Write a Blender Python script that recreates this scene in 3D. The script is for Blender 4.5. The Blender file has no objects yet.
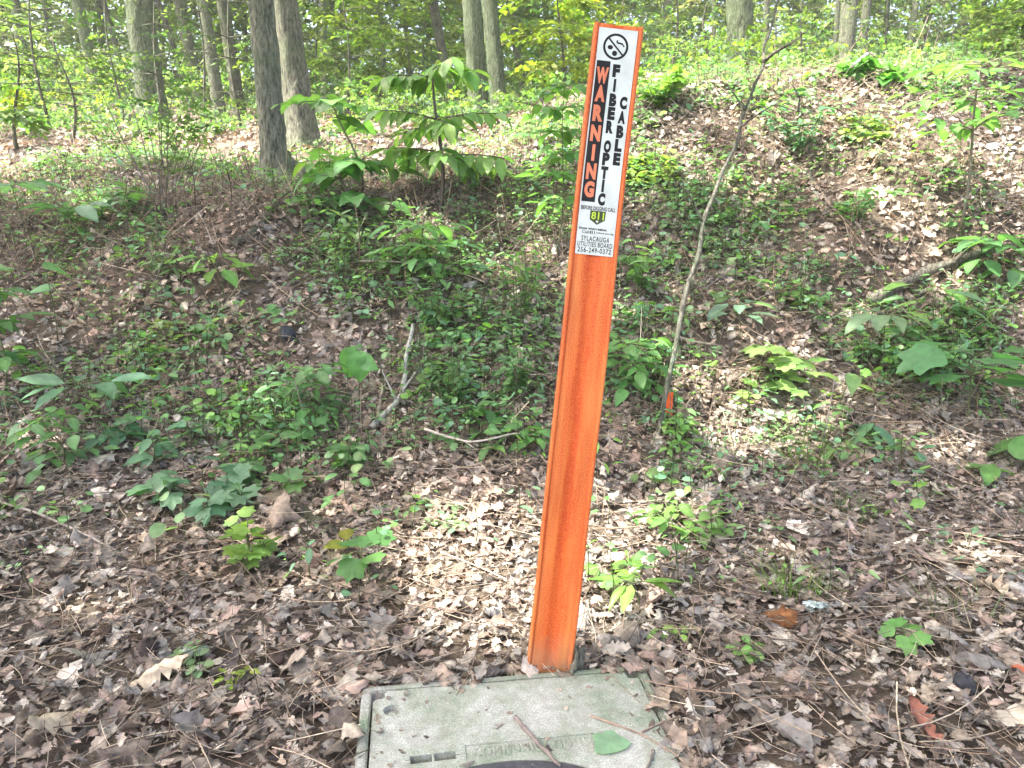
import bpy, math
import numpy as np
from mathutils import Vector, Matrix

rng = np.random.default_rng(11)
PI = math.pi
scene = bpy.context.scene
COL = scene.collection

# ------------------------------------------------------------------ camera
PITCH = math.radians(14.2)
F = 769.0
CAM = np.array([0.0, 0.0, 1.0])
FW = np.array([0, math.cos(PITCH), -math.sin(PITCH)])
UP = np.array([0, math.sin(PITCH), math.cos(PITCH)])
RT = np.array([1.0, 0, 0])
cd = bpy.data.cameras.new('camera')
cam = bpy.data.objects.new('camera', cd)
COL.objects.link(cam)
cam.location = CAM
cam.rotation_euler = (PI / 2 - PITCH, 0, 0)
cd.sensor_width = 36
cd.lens = F / 1024 * 36
cd.clip_end = 500
cd.clip_start = 0.02
scene.camera = cam

# ------------------------------------------------------------------ sun + sky
SUN = np.array([-0.45, -0.13, 0.88]); SUN /= np.linalg.norm(SUN)
w = bpy.data.worlds.new('World'); scene.world = w; w.use_nodes = True
nt = w.node_tree; nt.nodes.clear()
sky = nt.nodes.new('ShaderNodeTexSky'); sky.sky_type = 'NISHITA'; sky.sun_disc = False
sky.sun_elevation = math.asin(SUN[2]); sky.sun_rotation = math.atan2(SUN[0], SUN[1])
sky.air_density = 0.5; sky.dust_density = 6.0; sky.ozone_density = 0.0
bg = nt.nodes.new('ShaderNodeBackground'); bg.inputs[1].default_value = 0.15
wo = nt.nodes.new('ShaderNodeOutputWorld')
nt.links.new(sky.outputs[0], bg.inputs[0]); nt.links.new(bg.outputs[0], wo.inputs[0])
sl = bpy.data.lights.new('sun', 'SUN'); sl.energy = 2.9; sl.angle = math.radians(0.55); sl.color = (1, 0.95, 0.87)
so = bpy.data.objects.new('sun', sl); COL.objects.link(so)
so.location = (-10, 6, 25)
so.rotation_euler = Vector(SUN).to_track_quat('Z', 'Y').to_euler()
scene.view_settings.view_transform = 'Standard'
scene.view_settings.look = 'None'
scene.view_settings.gamma = 1
scene.view_settings.exposure = 2.92
scene.cycles.max_bounces = 6
scene.cycles.diffuse_bounces = 4
scene.cycles.transmission_bounces = 4
scene.cycles.use_denoising = True
scene.cycles.sample_clamp_indirect = 6


# ------------------------------------------------------------------ terrain
def sstep(t):
    t = np.clip(t, 0, 1); return t * t * (3 - 2 * t)


def lump(x, y, f, s):
    return (np.sin(x * f * 1.0 + s) * np.cos(y * f * 1.13 - s * 1.7) + np.sin((x * .8 + y * .6) * f * 1.9 + s * 2.3) * .5
            + np.cos((y * .9 - x * .5) * f * 3.1 + s) * .25)


def H(x, y):
    x = np.asarray(x, float); y = np.asarray(y, float)
    k = sstep((x + 1.0) / 2.6)                       # left to right
    yc = 4.4 + 0.55 * k + .12 * np.sin(x * 1.3 + .5)
    zc = 0.93 + 0.74 * k
    y0 = 2.05 + .1 * np.sin(x * 1.7)
    u = np.clip((y - y0) / (yc - y0), 0, 1)
    z = zc * (.3 * sstep(u) + .7 * u ** 1.75)
    b = np.clip(y - yc, 0, None)
    z = z + (0.13 * (1 - k) + 0.10 * k) * np.minimum(b, 22) * sstep(b / 1.0) + 0.02 * b
    amp = .012 + .035 * sstep((y - 2.2) / 1.5)
    z = z + amp * lump(x, y, 2.3, 1.0) + amp * .5 * lump(x, y, 6.1, 2.0)
    d = np.maximum(np.abs(x - .02) - .33, np.abs(y - 1.1) - .33)
    z = np.where(d < .3, z * sstep(d / .3), z)        # level ground around the box
    return z


def HN(x, y):
    e = .02
    n = np.stack([-(H(x + e, y) - H(x - e, y)) / (2 * e), -(H(x, y + e) - H(x, y - e)) / (2 * e), np.ones_like(np.asarray(x, float))], -1)
    return n / np.linalg.norm(n, axis=-1, keepdims=True)


def ray(px, py):
    return FW + (px - 512) / F * RT - (py - 384) / F * UP


def at(px, py, D):
    return CAM + ray(px, py) * D


def G(px, py, far=40):
    """first meeting of a pixel's ray with the ground"""
    d = ray(px, py); ts = np.arange(.5, far, .02)
    P = CAM + ts[:, None] * d
    u = np.nonzero(P[:, 2] < H(P[:, 0], P[:, 1]))[0]
    if len(u) == 0: return at(px, py, far)
    return P[u[0]]


def proj(P):
    q = np.asarray(P) - CAM
    D = q @ FW
    Ds = np.where(np.abs(D) < 1e-3, 1e-3, D)
    return 512 + F * (q @ RT) / Ds, 384 - F * (q @ UP) / Ds, D


# ------------------------------------------------------------------ mesh builder
class MB:
    def __init__(s): s.v = []; s.t = []; s.c = []; s.n = 0

    def add(s, v, t, c):
        v = np.asarray(v, np.float32).reshape(-1, 3); t = np.asarray(t, np.int32).reshape(-1, 3)
        c = np.asarray(c, np.float32)
        if c.ndim == 1: c = np.repeat(c[None, :3], len(v), 0)
        s.v.append(v); s.t.append(t + s.n); s.c.append(c[:, :3]); s.n += len(v)

    def inst(s, protos, M, T, col, pick=None):
        """instances of prototypes: M (k,3,3) with scale, T (k,3), col (k,3)"""
        k = len(T)
        if k == 0: return
        pick = rng.integers(0, len(protos), k) if pick is None else pick
        for i, p in enumerate(protos):
            m = np.nonzero(pick == i)[0]
            if len(m) == 0: continue
            v, t, j = p
            V = np.einsum('kij,nj->kni', M[m], v) + T[m][:, None, :]
            C = col[m][:, None, :] * j[None, :, :]
            tt = t[None] + (np.arange(len(m)) * len(v))[:, None, None]
            s.add(V.reshape(-1, 3), tt.reshape(-1, 3), C.reshape(-1, 3))

    def tube(s, pts, rad, c, n=7, cap=True):
        pts = np.asarray(pts, float); m = len(pts)
        rad = np.broadcast_to(np.asarray(rad, float), (m,))
        tan = np.gradient(pts, axis=0); tan /= np.linalg.norm(tan, axis=1, keepdims=True) + 1e-9
        ref = np.array([0, 0, 1.0]) if abs(tan[0][2]) < .8 else np.array([1.0, 0, 0])
        vs = []
        for i in range(m):
            a = np.cross(tan[i], ref); a /= np.linalg.norm(a) + 1e-9; b = np.cross(tan[i], a)
            th = np.arange(n) * 2 * PI / n
            vs.append(pts[i] + rad[i] * (np.cos(th)[:, None] * a + np.sin(th)[:, None] * b))
        v = np.concatenate(vs + [pts[:1], pts[-1:]])
        i, j = np.meshgrid(np.arange(m - 1), np.arange(n), indexing='ij'); j2 = (j + 1) % n
        a = (i * n + j).ravel(); b = (i * n + j2).ravel(); c2 = ((i + 1) * n + j2).ravel(); d = ((i + 1) * n + j).ravel()
        t = np.concatenate([np.stack([a, b, c2], 1), np.stack([a, c2, d], 1)])
        if cap:
            k = np.arange(n); k2 = (k + 1) % n; e = (m - 1) * n
            t = np.concatenate([t, np.stack([k2, k, np.full(n, m * n)], 1), np.stack([e + k, e + k2, np.full(n, m * n + 1)], 1)])
        s.add(v, t, c)

    def build(s, name, mat, parent=None, smooth=False, loc=None):
        me = bpy.data.meshes.new(name)
        v = np.concatenate(s.v); t = np.concatenate(s.t); c = np.concatenate(s.c)
        if loc is not None: v = v - np.asarray(loc, np.float32)
        me.vertices.add(len(v)); me.vertices.foreach_set('co', v.ravel())
        me.loops.add(t.size); me.loops.foreach_set('vertex_index', t.ravel())
        me.polygons.add(len(t)); me.polygons.foreach_set('loop_start', np.arange(0, t.size, 3, dtype=np.int32))
        me.polygons.foreach_set('loop_total', np.full(len(t), 3, np.int32))
        if smooth: me.polygons.foreach_set('use_smooth', np.ones(len(t), bool))
        ca = me.color_attributes.new('Col', 'FLOAT_COLOR', 'POINT')
        ca.data.foreach_set('color', np.concatenate([c, np.ones((len(c), 1), np.float32)], 1).astype(np.float32).ravel())
        me.update(calc_edges=True); me.validate()
        if mat: me.materials.append(mat)
        o = bpy.data.objects.new(name, me); COL.objects.link(o)
        if parent is not None: o.parent = parent
        if loc is not None and parent is None: o.location = [float(q) for q in loc]
        return o


def tag(o, label=None, cat=None, group=None, kind=None):
    if label: o['label'] = label
    if cat: o['category'] = cat
    if group: o['group'] = group
    if kind: o['kind'] = kind
    return o


def empty(name, loc, label, cat, group=None):
    o = bpy.data.objects.new(name, None); COL.objects.link(o)
    o.location = [float(q) for q in loc]; o.empty_display_size = .1
    return tag(o, label, cat, group)


def frames(dirs, up=None, roll=None):
    """matrices whose Y axis is dirs and whose Z axis is as near up as it can be"""
    y = dirs / (np.linalg.norm(dirs, axis=1, keepdims=True) + 1e-9)
    if up is None: up = np.array([0, 0, 1.0])
    up = np.broadcast_to(up, y.shape)
    x = np.cross(y, up); n = np.linalg.norm(x, axis=1, keepdims=True)
    x = np.where(n < 1e-4, np.array([1.0, 0, 0]), x / (n + 1e-9))
    z = np.cross(x, y)
    if roll is not None:
        c, s = np.cos(roll)[:, None], np.sin(roll)[:, None]
        x, z = c * x + s * z, c * z - s * x
    return np.stack([x, y, z], 2)


def ad(az, el):
    return np.stack([np.cos(el) * np.cos(az), np.cos(el) * np.sin(az), np.sin(el)], -1)


# ------------------------------------------------------------------ materials
def mat(name, build):
    m = bpy.data.materials.new(name); m.use_nodes = True
    t = m.node_tree; t.nodes.clear()
    out = t.nodes.new('ShaderNodeOutputMaterial')
    build(t, out, t.nodes.new, t.links.new)
    return m


def noise(N, L, t, scale, detail=4, coord='Object', stretch=None, rough=.6):
    tc = N('ShaderNodeTexCoord'); n = N('ShaderNodeTexNoise')
    n.inputs['Scale'].default_value = scale; n.inputs['Detail'].default_value = detail; n.inputs['Roughness'].default_value = rough
    if stretch:
        mp = N('ShaderNodeMapping'); mp.inputs['Scale'].default_value = stretch
        L(tc.outputs[coord], mp.inputs[0]); L(mp.outputs[0], n.inputs['Vector'])
    else:
        L(tc.outputs[coord], n.inputs['Vector'])
    return n


def ramp(N, pts):
    r = N('ShaderNodeValToRGB'); e = r.color_ramp.elements
    while len(e) < len(pts): e.new(.5)
    for i, (p, c) in enumerate(pts):
        e[i].position = p; e[i].color = (c, c, c, 1) if np.isscalar(c) else (*c, 1)
    return r


def mul(N, L, a, b, fac=1.0):
    x = N('ShaderNodeMix'); x.data_type = 'RGBA'; x.blend_type = 'MULTIPLY'; x.inputs[0].default_value = fac
    L(a, x.inputs[6]); L(b, x.inputs[7]); return x.outputs[2]


def mixc(N, L, f, a, b):
    x = N('ShaderNodeMix'); x.data_type = 'RGBA'
    L(f, x.inputs[0])
    for q, i in ((a, 6), (b, 7)):
        if isinstance(q, tuple): x.inputs[i].default_value = (*q, 1)
        else: L(q, x.inputs[i])
    return x.outputs[2]


def leaf_mat(name, trans, tint, rough, nscale, lo=.7, hi=1.25):
    def b(t, out, N, L):
        at_ = N('ShaderNodeAttribute'); at_.attribute_name = 'Col'
        n = noise(N, L, t, nscale, 3)
        r = ramp(N, [(.3, lo), (.7, hi)]); L(n.outputs[0], r.inputs[0])
        c = mul(N, L, at_.outputs[0], r.outputs[0])
        p = N('ShaderNodeBsdfPrincipled'); L(c, p.inputs['Base Color'])
        p.inputs['Roughness'].default_value = rough; p.inputs['Specular IOR Level'].default_value = .5
        tr = N('ShaderNodeBsdfTranslucent')
        k = N('ShaderNodeRGB'); k.outputs[0].default_value = (*tint, 1)
        L(mul(N, L, c, k.outputs[0]), tr.inputs[0])
        mx = N('ShaderNodeMixShader'); mx.inputs[0].default_value = trans
        L(p.outputs[0], mx.inputs[1]); L(tr.outputs[0], mx.inputs[2]); L(mx.outputs[0], out.inputs[0])
    return mat(name, b)


M_LEAF = leaf_mat('green_leaf', .42, (1.5, 1.6, .8), .42, 28, .8, 1.2)
M_CROWN = leaf_mat('canopy_leaf', .56, (1.5, 1.65, .75), .5, 3)
M_LITTER = leaf_mat('dead_leaf', .12, (1.3, 1.0, .7), .75, 45, .55, 1.3)


def plain(name, rough=.8, nscale=30, lo=.7, hi=1.3, bump=0, stretch=None, spec=.3):
    def b(t, out, N, L):
        at_ = N('ShaderNodeAttribute'); at_.attribute_name = 'Col'
        n = noise(N, L, t, nscale, 6, stretch=stretch)
        r = ramp(N, [(.3, lo), (.7, hi)]); L(n.outputs[0], r.inputs[0])
        p = N('ShaderNodeBsdfPrincipled'); L(mul(N, L, at_.outputs[0], r.outputs[0]), p.inputs['Base Color'])
        p.inputs['Roughness'].default_value = rough; p.inputs['Specular IOR Level'].default_value = spec
        if bump:
            bp = N('ShaderNodeBump'); bp.inputs['Strength'].default_value = bump; bp.inputs['Distance'].default_value = .01
            L(n.outputs[0], bp.inputs['Height']); L(bp.outputs[0], p.inputs['Normal'])
        L(p.outputs[0], out.inputs[0])
    return mat(name, b)


M_TWIG = plain('twig_wood', .85, 60, .6, 1.4, .5, (1, 1, .4))
M_STEM = plain('green_stem', .6, 40)
M_STONE = plain('rough_stone', .85, 40, .5, 1.4, .8)


def b_bark(t, out, N, L):
    at_ = N('ShaderNodeAttribute'); at_.attribute_name = 'Col'
    n = noise(N, L, t, 26, 8, stretch=(2.6, 2.6, .62), rough=.75)
    n2 = noise(N, L, t, 3.0, 4)
    r = ramp(N, [(.38, .28), (.5, 1.0), (.64, 1.8)]); L(n.outputs[0], r.inputs[0])
    c = mul(N, L, at_.outputs[0], r.outputs[0])
    r2 = ramp(N, [(.45, 0.0), (.68, .7)]); L(n2.outputs[0], r2.inputs[0])
    c = mixc(N, L, r2.outputs[0], c, (.13, .18, .09))
    n3 = noise(N, L, t, 22, 5)
    r3 = ramp(N, [(.62, 0.0), (.7, .55)]); L(n3.outputs[0], r3.inputs[0])
    c = mixc(N, L, r3.outputs[0], c, (.33, .37, .31))
    p = N('ShaderNodeBsdfPrincipled'); L(c, p.inputs['Base Color']); p.inputs['Roughness'].default_value = .9
    p.inputs['Specular IOR Level'].default_value = .2
    bp = N('ShaderNodeBump'); bp.inputs['Strength'].default_value = 1; bp.inputs['Distance'].default_value = .035
    L(n.outputs[0], bp.inputs['Height']); L(bp.outputs[0], p.inputs['Normal']); L(p.outputs[0], out.inputs[0])


M_BARK = mat('bark', b_bark)


def b_soil(t, out, N, L):
    n = noise(N, L, t, 9, 9, rough=.75); n2 = noise(N, L, t, 1.1, 3)
    r = ramp(N, [(.3, (.035, .026, .018)), (.5, (.10, .075, .052)), (.7, (.19, .145, .10))]); L(n.outputs[0], r.inputs[0])
    r2 = ramp(N, [(.35, .7), (.65, 1.15)]); L(n2.outputs[0], r2.inputs[0])
    p = N('ShaderNodeBsdfPrincipled'); L(mul(N, L, r.outputs[0], r2.outputs[0]), p.inputs['Base Color'])
    p.inputs['Roughness'].default_value = .95
    bp = N('ShaderNodeBump'); bp.inputs['Strength'].default_value = 1; bp.inputs['Distance'].default_value = .03
    L(n.outputs[0], bp.inputs['Height']); L(bp.outputs[0], p.inputs['Normal']); L(p.outputs[0], out.inputs[0])


M_SOIL = mat('woodland_soil', b_soil)


# ------------------------------------------------------------------ leaf shapes (length 1 along +Y)
def jit(n, a=.12, tipdark=0):
    return np.ones((n, 3)) * (1 + rng.uniform(-a, a, (n, 1)))


def strip_leaf(ts, ws, fold=.15, droop=.25, twist=0, wav=.0):
    v = []; t = []
    for i, (a, b) in enumerate(zip(ts, ws)):
        z = -droop * a * a
        tw = twist * a
        for s in (-1, 0, 1):
            x = s * b; zz = abs(s) * b * fold * 2 + wav * rng.normal() * (abs(s))
            v.append((x * math.cos(tw) - zz * math.sin(tw), a * (1 - .12 * droop * a), z + zz * math.cos(tw) + x * math.sin(tw)))
        if i:
            o = (i - 1) * 3
            for k in (0, 1): t += [(o + k, o + k + 1, o + k + 4), (o + k, o + k + 4, o + k + 3)]
    v = np.array(v); c = jit(len(v), .08); c[1::3] *= 1.22
    return v, np.array(t), c


def ovate(w=.3, **k):
    return strip_leaf([0, .06, .2, .38, .58, .8, 1], [.015, .1 * w / .3, .25 * w / .3, w, .27 * w / .3, .14 * w / .3, .0], **k)


def heart(**k):
    ts = [-.1, .0, .12, .3, .5, .72, .9, 1.0]; ws = [.14, .34, .44, .46, .38, .23, .09, .0]
    v, t, c = strip_leaf(ts, ws, **k)
    v[1, :] = (0, 0, 0)
    return v, t, c


def lobed_fan(angles, rads, droop=.3, cup=.1):
    """a leaf of several pointed lobes: a fan about a point near its base"""
    c0 = np.array([0, .32, 0])
    v = [c0]; t = []
    for a, r in zip(angles, rads):
        p = c0 + r * np.array([math.sin(a), math.cos(a), 0])
        p[2] = -droop * r * r + cup * abs(p[0])
        v.append(p)
    n = len(angles)
    for i in range(1, n): t.append((0, i + 1, i))
    t.append((0, 1, n))
    v = np.array(v)
    return v, np.array(t), jit(len(v), .1)


def maple(droop=.3, cup=.12):
    a_ = np.array([12, 23, 35, 47, 60, 76, 95, 112, 140, 174]); r_ = np.array([.53, .45, .51, .60, .47, .39, .47, .42, .33, .30])
    A = np.radians(np.concatenate([-a_[::-1], [0], a_])); R = np.concatenate([r_[::-1], [.68], r_]) * rng.uniform(.93, 1.07, 21)
    return lobed_fan(A, R, droop, cup)


P_OVATE = [ovate(w=rng.uniform(.18, .26), fold=rng.uniform(.05, .25), droop=rng.uniform(.05, .4), wav=.012) for _ in range(6)]
P_LANCE = [ovate(w=rng.uniform(.13, .17), fold=rng.uniform(.05, .3), droop=rng.uniform(.1, .6)) for _ in range(4)]
P_HEART = [heart(fold=rng.uniform(.03, .2), droop=rng.uniform(.1, .5), wav=.01) for _ in range(5)]
P_MAPLE = [maple(rng.uniform(.1, .5), rng.uniform(0, .2)) for _ in range(6)]
P_ROUND = [strip_leaf([0, .08, .25, .5, .75, .93, 1], [.02, .2, .36, .42, .36, .18, .0], fold=rng.uniform(.02, .15), droop=rng.uniform(0, .3)) for _ in range(4)]


def oak_dead(curl, bend, kind):
    if kind == 0:   # sinuate lobes
        ws = [.015, .05, .16, .08, .25, .1, .29, .12, .24, .09, .12, .02]
    elif kind == 1:  # elliptic
        ws = [.015, .08, .17, .24, .28, .29, .28, .25, .19, .12, .05, .0]
    else:           # wide, blunt
        ws = [.02, .1, .2, .17, .3, .24, .38, .3, .36, .22, .17, .03]
    ts = np.linspace(0, 1, 12)
    v = []; t = []
    tw = rng.normal(0, .5); th0 = rng.uniform(0, 2 * PI)
    for i, (a, b) in enumerate(zip(ts, ws)):
        for s in (-1, -.5, 0, .5, 1):
            bb = b * (1 + .18 * rng.normal()) if abs(s) == 1 else b
            ang = curl * s * (.4 + b * 2.2)
            x = s * bb * math.cos(ang * .6); z = abs(s) * bb * math.sin(ang * s)
            z += .035 * math.sin(5 * a + 3 * s + th0) + .012 * rng.normal()
            tt = tw * (a - .5); x, z = x * math.cos(tt) - z * math.sin(tt), x * math.sin(tt) + z * math.cos(tt)
            if abs(bend) > .02:
                R = 1 / bend; y = math.sin(a * bend) * (R - z); zz = R - math.cos(a * bend) * (R - z)
            else: y = a; zz = z
            v.append((x, y - .5, zz))
        if i:
            o = (i - 1) * 5
            for k in range(4): t += [(o + k, o + k + 1, o + k + 6), (o + k, o + k + 6, o + k + 5)]
    v = np.array(v); v[:, 2] -= v[:, 2].mean()
    c = jit(len(v), .1)
    c[2::5] *= 1.25                                  # pale midrib
    return v, np.array(t), c


P_OAK = [oak_dead(rng.uniform(-.8, 1.2), rng.uniform(-.8, 1.1), k % 3) for k in range(18)]


def low_leaf():
    v = np.array([(0, 0, 0), (-.3, .4, .07), (.3, .4, .07), (0, .45, 0), (0, 1, -.12)], float)
    v[:, 0] *= rng.uniform(.8, 1.15)
    return v, np.array([(0, 2, 3), (0, 3, 1), (3, 2, 4), (3, 4, 1)])


def spray(nl, flat=.25, ls=.27):
    """a leafy twig of length 1: leaves alternate along it and lie near one plane"""
    vs = []; ts = []; cs = []; n = 0
    for i in range(nl):
        a = .12 + .88 * i / (nl - 1)
        side = 1 if i % 2 else -1
        az = side * rng.uniform(.5, 1.1) if i < nl - 1 else 0
        d = np.array([[math.sin(az), math.cos(az), rng.normal(0, flat) - .15]])
        Mx = frames(d, roll=rng.normal(0, .5, 1))[0] * ls * rng.uniform(.65, 1.15)
        v, t = low_leaf()
        base = np.array([side * rng.uniform(0, .12), a * .9, -.12 * a * a + rng.normal(0, .03)])
        vs.append(v @ Mx.T + base); ts.append(t + n); n += len(v)
        cs.append(np.ones((len(v), 3)) * rng.uniform(.75, 1.25) * np.array([rng.uniform(.9, 1.15), 1, rng.uniform(.8, 1.1)]))
    for k in range(2):      # the twig itself
        pass
    return np.concatenate(vs), np.concatenate(ts), np.concatenate(cs)


P_SPRAY = [spray(13) for _ in range(10)]
P_FINE = [spray(21, .3, .17) for _ in range(6)]
P_CLUMP = [spray(9, .7, .36) for _ in range(8)]


def gcol(n, base, s=.18):
    base = np.asarray(base, float)
    k = np.exp(rng.normal(0, s, (n, 1)))
    h = np.exp(rng.normal(0, s * .5, (n, 3)) * np.array([1, .15, .8]))
    return base * k * h


GREEN = (.085, .170, .062)
BRIGHT = (.11, .215, .045)
YELLOW = (.17, .23, .035)
COOL = (.085, .170, .092)
PALE = (.13, .20, .09)
DARK = (.058, .125, .042)


# ------------------------------------------------------------------ setting: ground
def axis(parts):
    return np.concatenate([np.arange(a, b, s) for a, b, s in parts])


gx = axis([(-160, -30, 5), (-30, -8, .6), (-8, -4, .2), (-4, 4, .06), (4, 8, .2), (8, 30, .6), (30, 165, 5)])
gy = axis([(-40, -4, 2), (-4, .4, .25), (.4, 6.5, .06), (6.5, 12, .2), (12, 34, .7), (34, 260, 6)])
X, Y = np.meshgrid(gx, gy)
Zg = H(X, Y)
fine = (np.abs(X) < 5) & (Y > .3) & (Y < 7)
Zg = Zg + np.where(fine, rng.normal(0, .006, X.shape), 0) - .004
n0, n1 = X.shape
i, j = np.meshgrid(np.arange(n0 - 1), np.arange(n1 - 1), indexing='ij')
a = (i * n1 + j).ravel()
gt = np.concatenate([np.stack([a, a + 1, a + n1 + 1], 1), np.stack([a, a + n1 + 1, a + n1], 1)])
g = MB(); g.add(np.stack([X, Y, Zg], -1).reshape(-1, 3), gt, (.1, .08, .06))
tag(g.build('ground', M_SOIL, smooth=True), 'brown woodland soil rising as a bank into the trees', 'ground', kind='structure')

# ------------------------------------------------------------------ air
bm_ = MB(); hx, hy0, hy1, hz0, hz1 = 45, -6, 50, -2, 19
hv = [(x_, y_, z_) for z_ in (hz0, hz1) for y_ in (hy0, hy1) for x_ in (-hx, hx)]
bm_.add(hv, [(0, 2, 3), (0, 3, 1), (4, 5, 7), (4, 7, 6), (0, 1, 5), (0, 5, 4), (2, 6, 7), (2, 7, 3), (0, 4, 6), (0, 6, 2), (1, 3, 7), (1, 7, 5)], (1, 1, 1))


def b_haze(t, out, N, L):
    v = N('ShaderNodeVolumePrincipled'); v.inputs['Color'].default_value = (.9, .95, .88, 1); v.inputs['Density'].default_value = HAZE
    v.inputs['Anisotropy'].default_value = .2
    L(v.outputs[0], out.inputs['Volume'])


HAZE = .0026
hz = bm_.build('haze', mat('thin_haze', b_haze)); tag(hz, 'thin pale haze in the woodland air', 'haze', kind='stuff')

# ------------------------------------------------------------------ leaf litter (nobody could count it)
LID_C = np.array([0.02, 1.145]); LID_A = math.radians(7.5)


def in_box(x, y, m=0.0):
    c, s = math.cos(LID_A), math.sin(LID_A)
    u = (x - LID_C[0]) * c + (y - LID_C[1]) * s; v = -(x - LID_C[0]) * s + (y - LID_C[1]) * c
    return (np.abs(u) < .292 + m) & (np.abs(v) < .245 + m)


LIT = 1.12 * np.array([(.32, .225, .145), (.22, .15, .095), (.39, .31, .215), (.13, .092, .065), (.27, .235, .19), (.34, .205, .14), (.20, .17, .14), (.47, .39, .29), (.26, .15, .10), (.07, .052, .04)])
LIT = LIT * .56 + LIT.mean(1, keepdims=True) * .44 * np.array([1.06, 1.01, .91])
LITP = np.array([.17, .18, .10, .14, .13, .09, .10, .035, .055, .05]); LITP /= LITP.sum()


def litter(mb, n, xr, yr, size, protos, lift=.012, tilt=.45, bright=1.0):
    x = rng.uniform(*xr, n); y = rng.uniform(*yr, n)
    k = (np.abs(x) < .3 + y * .95) & ~in_box(x, y, -.012)
    k &= ~((x < .4) & (y > 3.5) & (y < 4.5) & (rng.random(n) < .12))      # thin on the rooty lip
    x, y = x[k], y[k]; n = len(x)
    nb = HN(x, y) + rng.normal(0, tilt, (n, 3)) * np.array([1, 1, .3])
    az = rng.uniform(0, 2 * PI, n)
    d = np.stack([np.cos(az), np.sin(az), np.zeros(n)], 1)
    nb /= np.linalg.norm(nb, axis=1, keepdims=True)
    d = d - nb * (d * nb).sum(1, keepdims=True)
    s = size * np.exp(rng.normal(0, .3, n))
    M = frames(d, nb) * s[:, None, None]
    flip = rng.random(n) < .4
    M[flip, :, 2] *= -1; M[flip, :, 0] *= -1
    T = np.stack([x, y, H(x, y) + np.abs(rng.normal(0, lift, n)) + s * .06], 1)
    c = LIT[rng.choice(len(LIT), n, p=LITP)] * np.exp(rng.normal(0, .22, (n, 1))) * bright
    # patches of greyer and warmer litter
    pch = lump(x, y, 1.9, 5.0)[:, None]
    c = c * (1 + .12 * np.clip(pch, -1.5, 1.5)) * np.where(pch > .2, np.array([[1.04, 1, .97]]), np.array([[.97, 1, 1.04]]))
    mb.inst(protos, M, T, c)


lit = MB()
litter(lit, 20000, (-3.4, 3.4), (.45, 3.1), .038, P_OAK, .009, .22)
litter(lit, 36000, (-3.4, 3.4), (.45, 3.1), .021, P_OAK, .014, .4)
litter(lit, 1500, (-3.4, 3.4), (.45, 3.1), .07, P_OAK, .013, .25)
# leaves drifted over the box's edges
nb_ = 620
ua = rng.uniform(-.34, .36, nb_); va = rng.uniform(-.29, .30, nb_)
kk = (ua < -.285) | (ua > .262) | (va > .224) | ((np.abs(ua) > .255) & (va > .16))
kk &= ~((ua < -.25) & (va < .14) & (ua > -.31))
kk &= ~((ua < -.17) & (va < .235) & (ua > -.275))
ua, va = ua[kk], va[kk]
cA, sA = math.cos(LID_A), math.sin(LID_A); nb_ = len(ua)
xb = LID_C[0] + ua * cA - va * sA; yb = LID_C[1] + ua * sA + va * cA
azb = rng.uniform(0, 2 * PI, nb_); Mb = frames(np.stack([np.cos(azb), np.sin(azb), rng.normal(0, .2, nb_)], 1), np.array([0, 0, 1.0]) + rng.normal(0, .25, (nb_, 3))) * rng.uniform(.035, .075, nb_)[:, None, None]
lit.inst(P_OAK, Mb, np.stack([xb, yb, .018 + rng.uniform(0, .022, nb_)], 1), LIT[rng.choice(len(LIT), nb_, p=LITP)] * np.exp(rng.normal(0, .2, (nb_, 1))))
litter(lit, 30000, (-6, 6), (3.1, 6.2), .042, P_OAK, .012, .35, 1.22)
litter(lit, 30000, (-6, 6), (2.2, 5.2), .026, P_OAK, .018, .5, 1.12)
litter(lit, 26000, (-12, 12), (6.0, 12), .07, P_OAK[:6], .015, .5)
tag(lit.build('leaf_litter', M_LITTER), 'brown and grey dead oak leaves carpeting the woodland floor', 'leaf litter', kind='stuff')


def needle_proto():
    n = 5; a = np.linspace(-.5, .5, n); b = rng.uniform(-.35, .35)
    pts = np.stack([b * (a * a - .08), a, rng.uniform(-.1, .25) * (a * a)], 1)
    v = np.concatenate([pts + (-.006, 0, 0), pts + (.006, 0, 0), pts + (0, 0, .008)])
    t = []
    for i in range(n - 1):
        for p, q in ((0, n), (n, 2 * n), (2 * n, 0)):
            t += [(p + i, q + i, q + i + 1), (p + i, q + i + 1, p + i + 1)]
    return v, np.array(t), jit(3 * n, .05)


P_NEEDLE = [needle_proto() for _ in range(8)]
nd = MB()


def needles(n, xr, yr, size, tilt, cols, lift):
    x = rng.uniform(*xr, n); y = rng.uniform(*yr, n)
    k = (np.abs(x) < .3 + y * .9) & ~in_box(x, y, -.005); x, y = x[k], y[k]; n = len(x)
    az = rng.uniform(0, 2 * PI, n); el = np.abs(rng.normal(0, tilt, n))
    s = size * np.exp(rng.normal(0, .4, n))
    d = ad(az, el); N_ = HN(x, y); d = d - N_ * np.minimum((d * N_).sum(1), 0)[:, None]
    M = frames(d) * s[:, None, None]
    T = np.stack([x, y, H(x, y) + .018 + rng.uniform(0, lift, n)], 1) + d * (s * .4 * np.sin(el))[:, None]
    cc = np.array(cols)[rng.integers(0, len(cols), n)] * np.exp(rng.normal(0, .25, (n, 1)))
    nd.inst(P_NEEDLE, M, T, cc)


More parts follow.
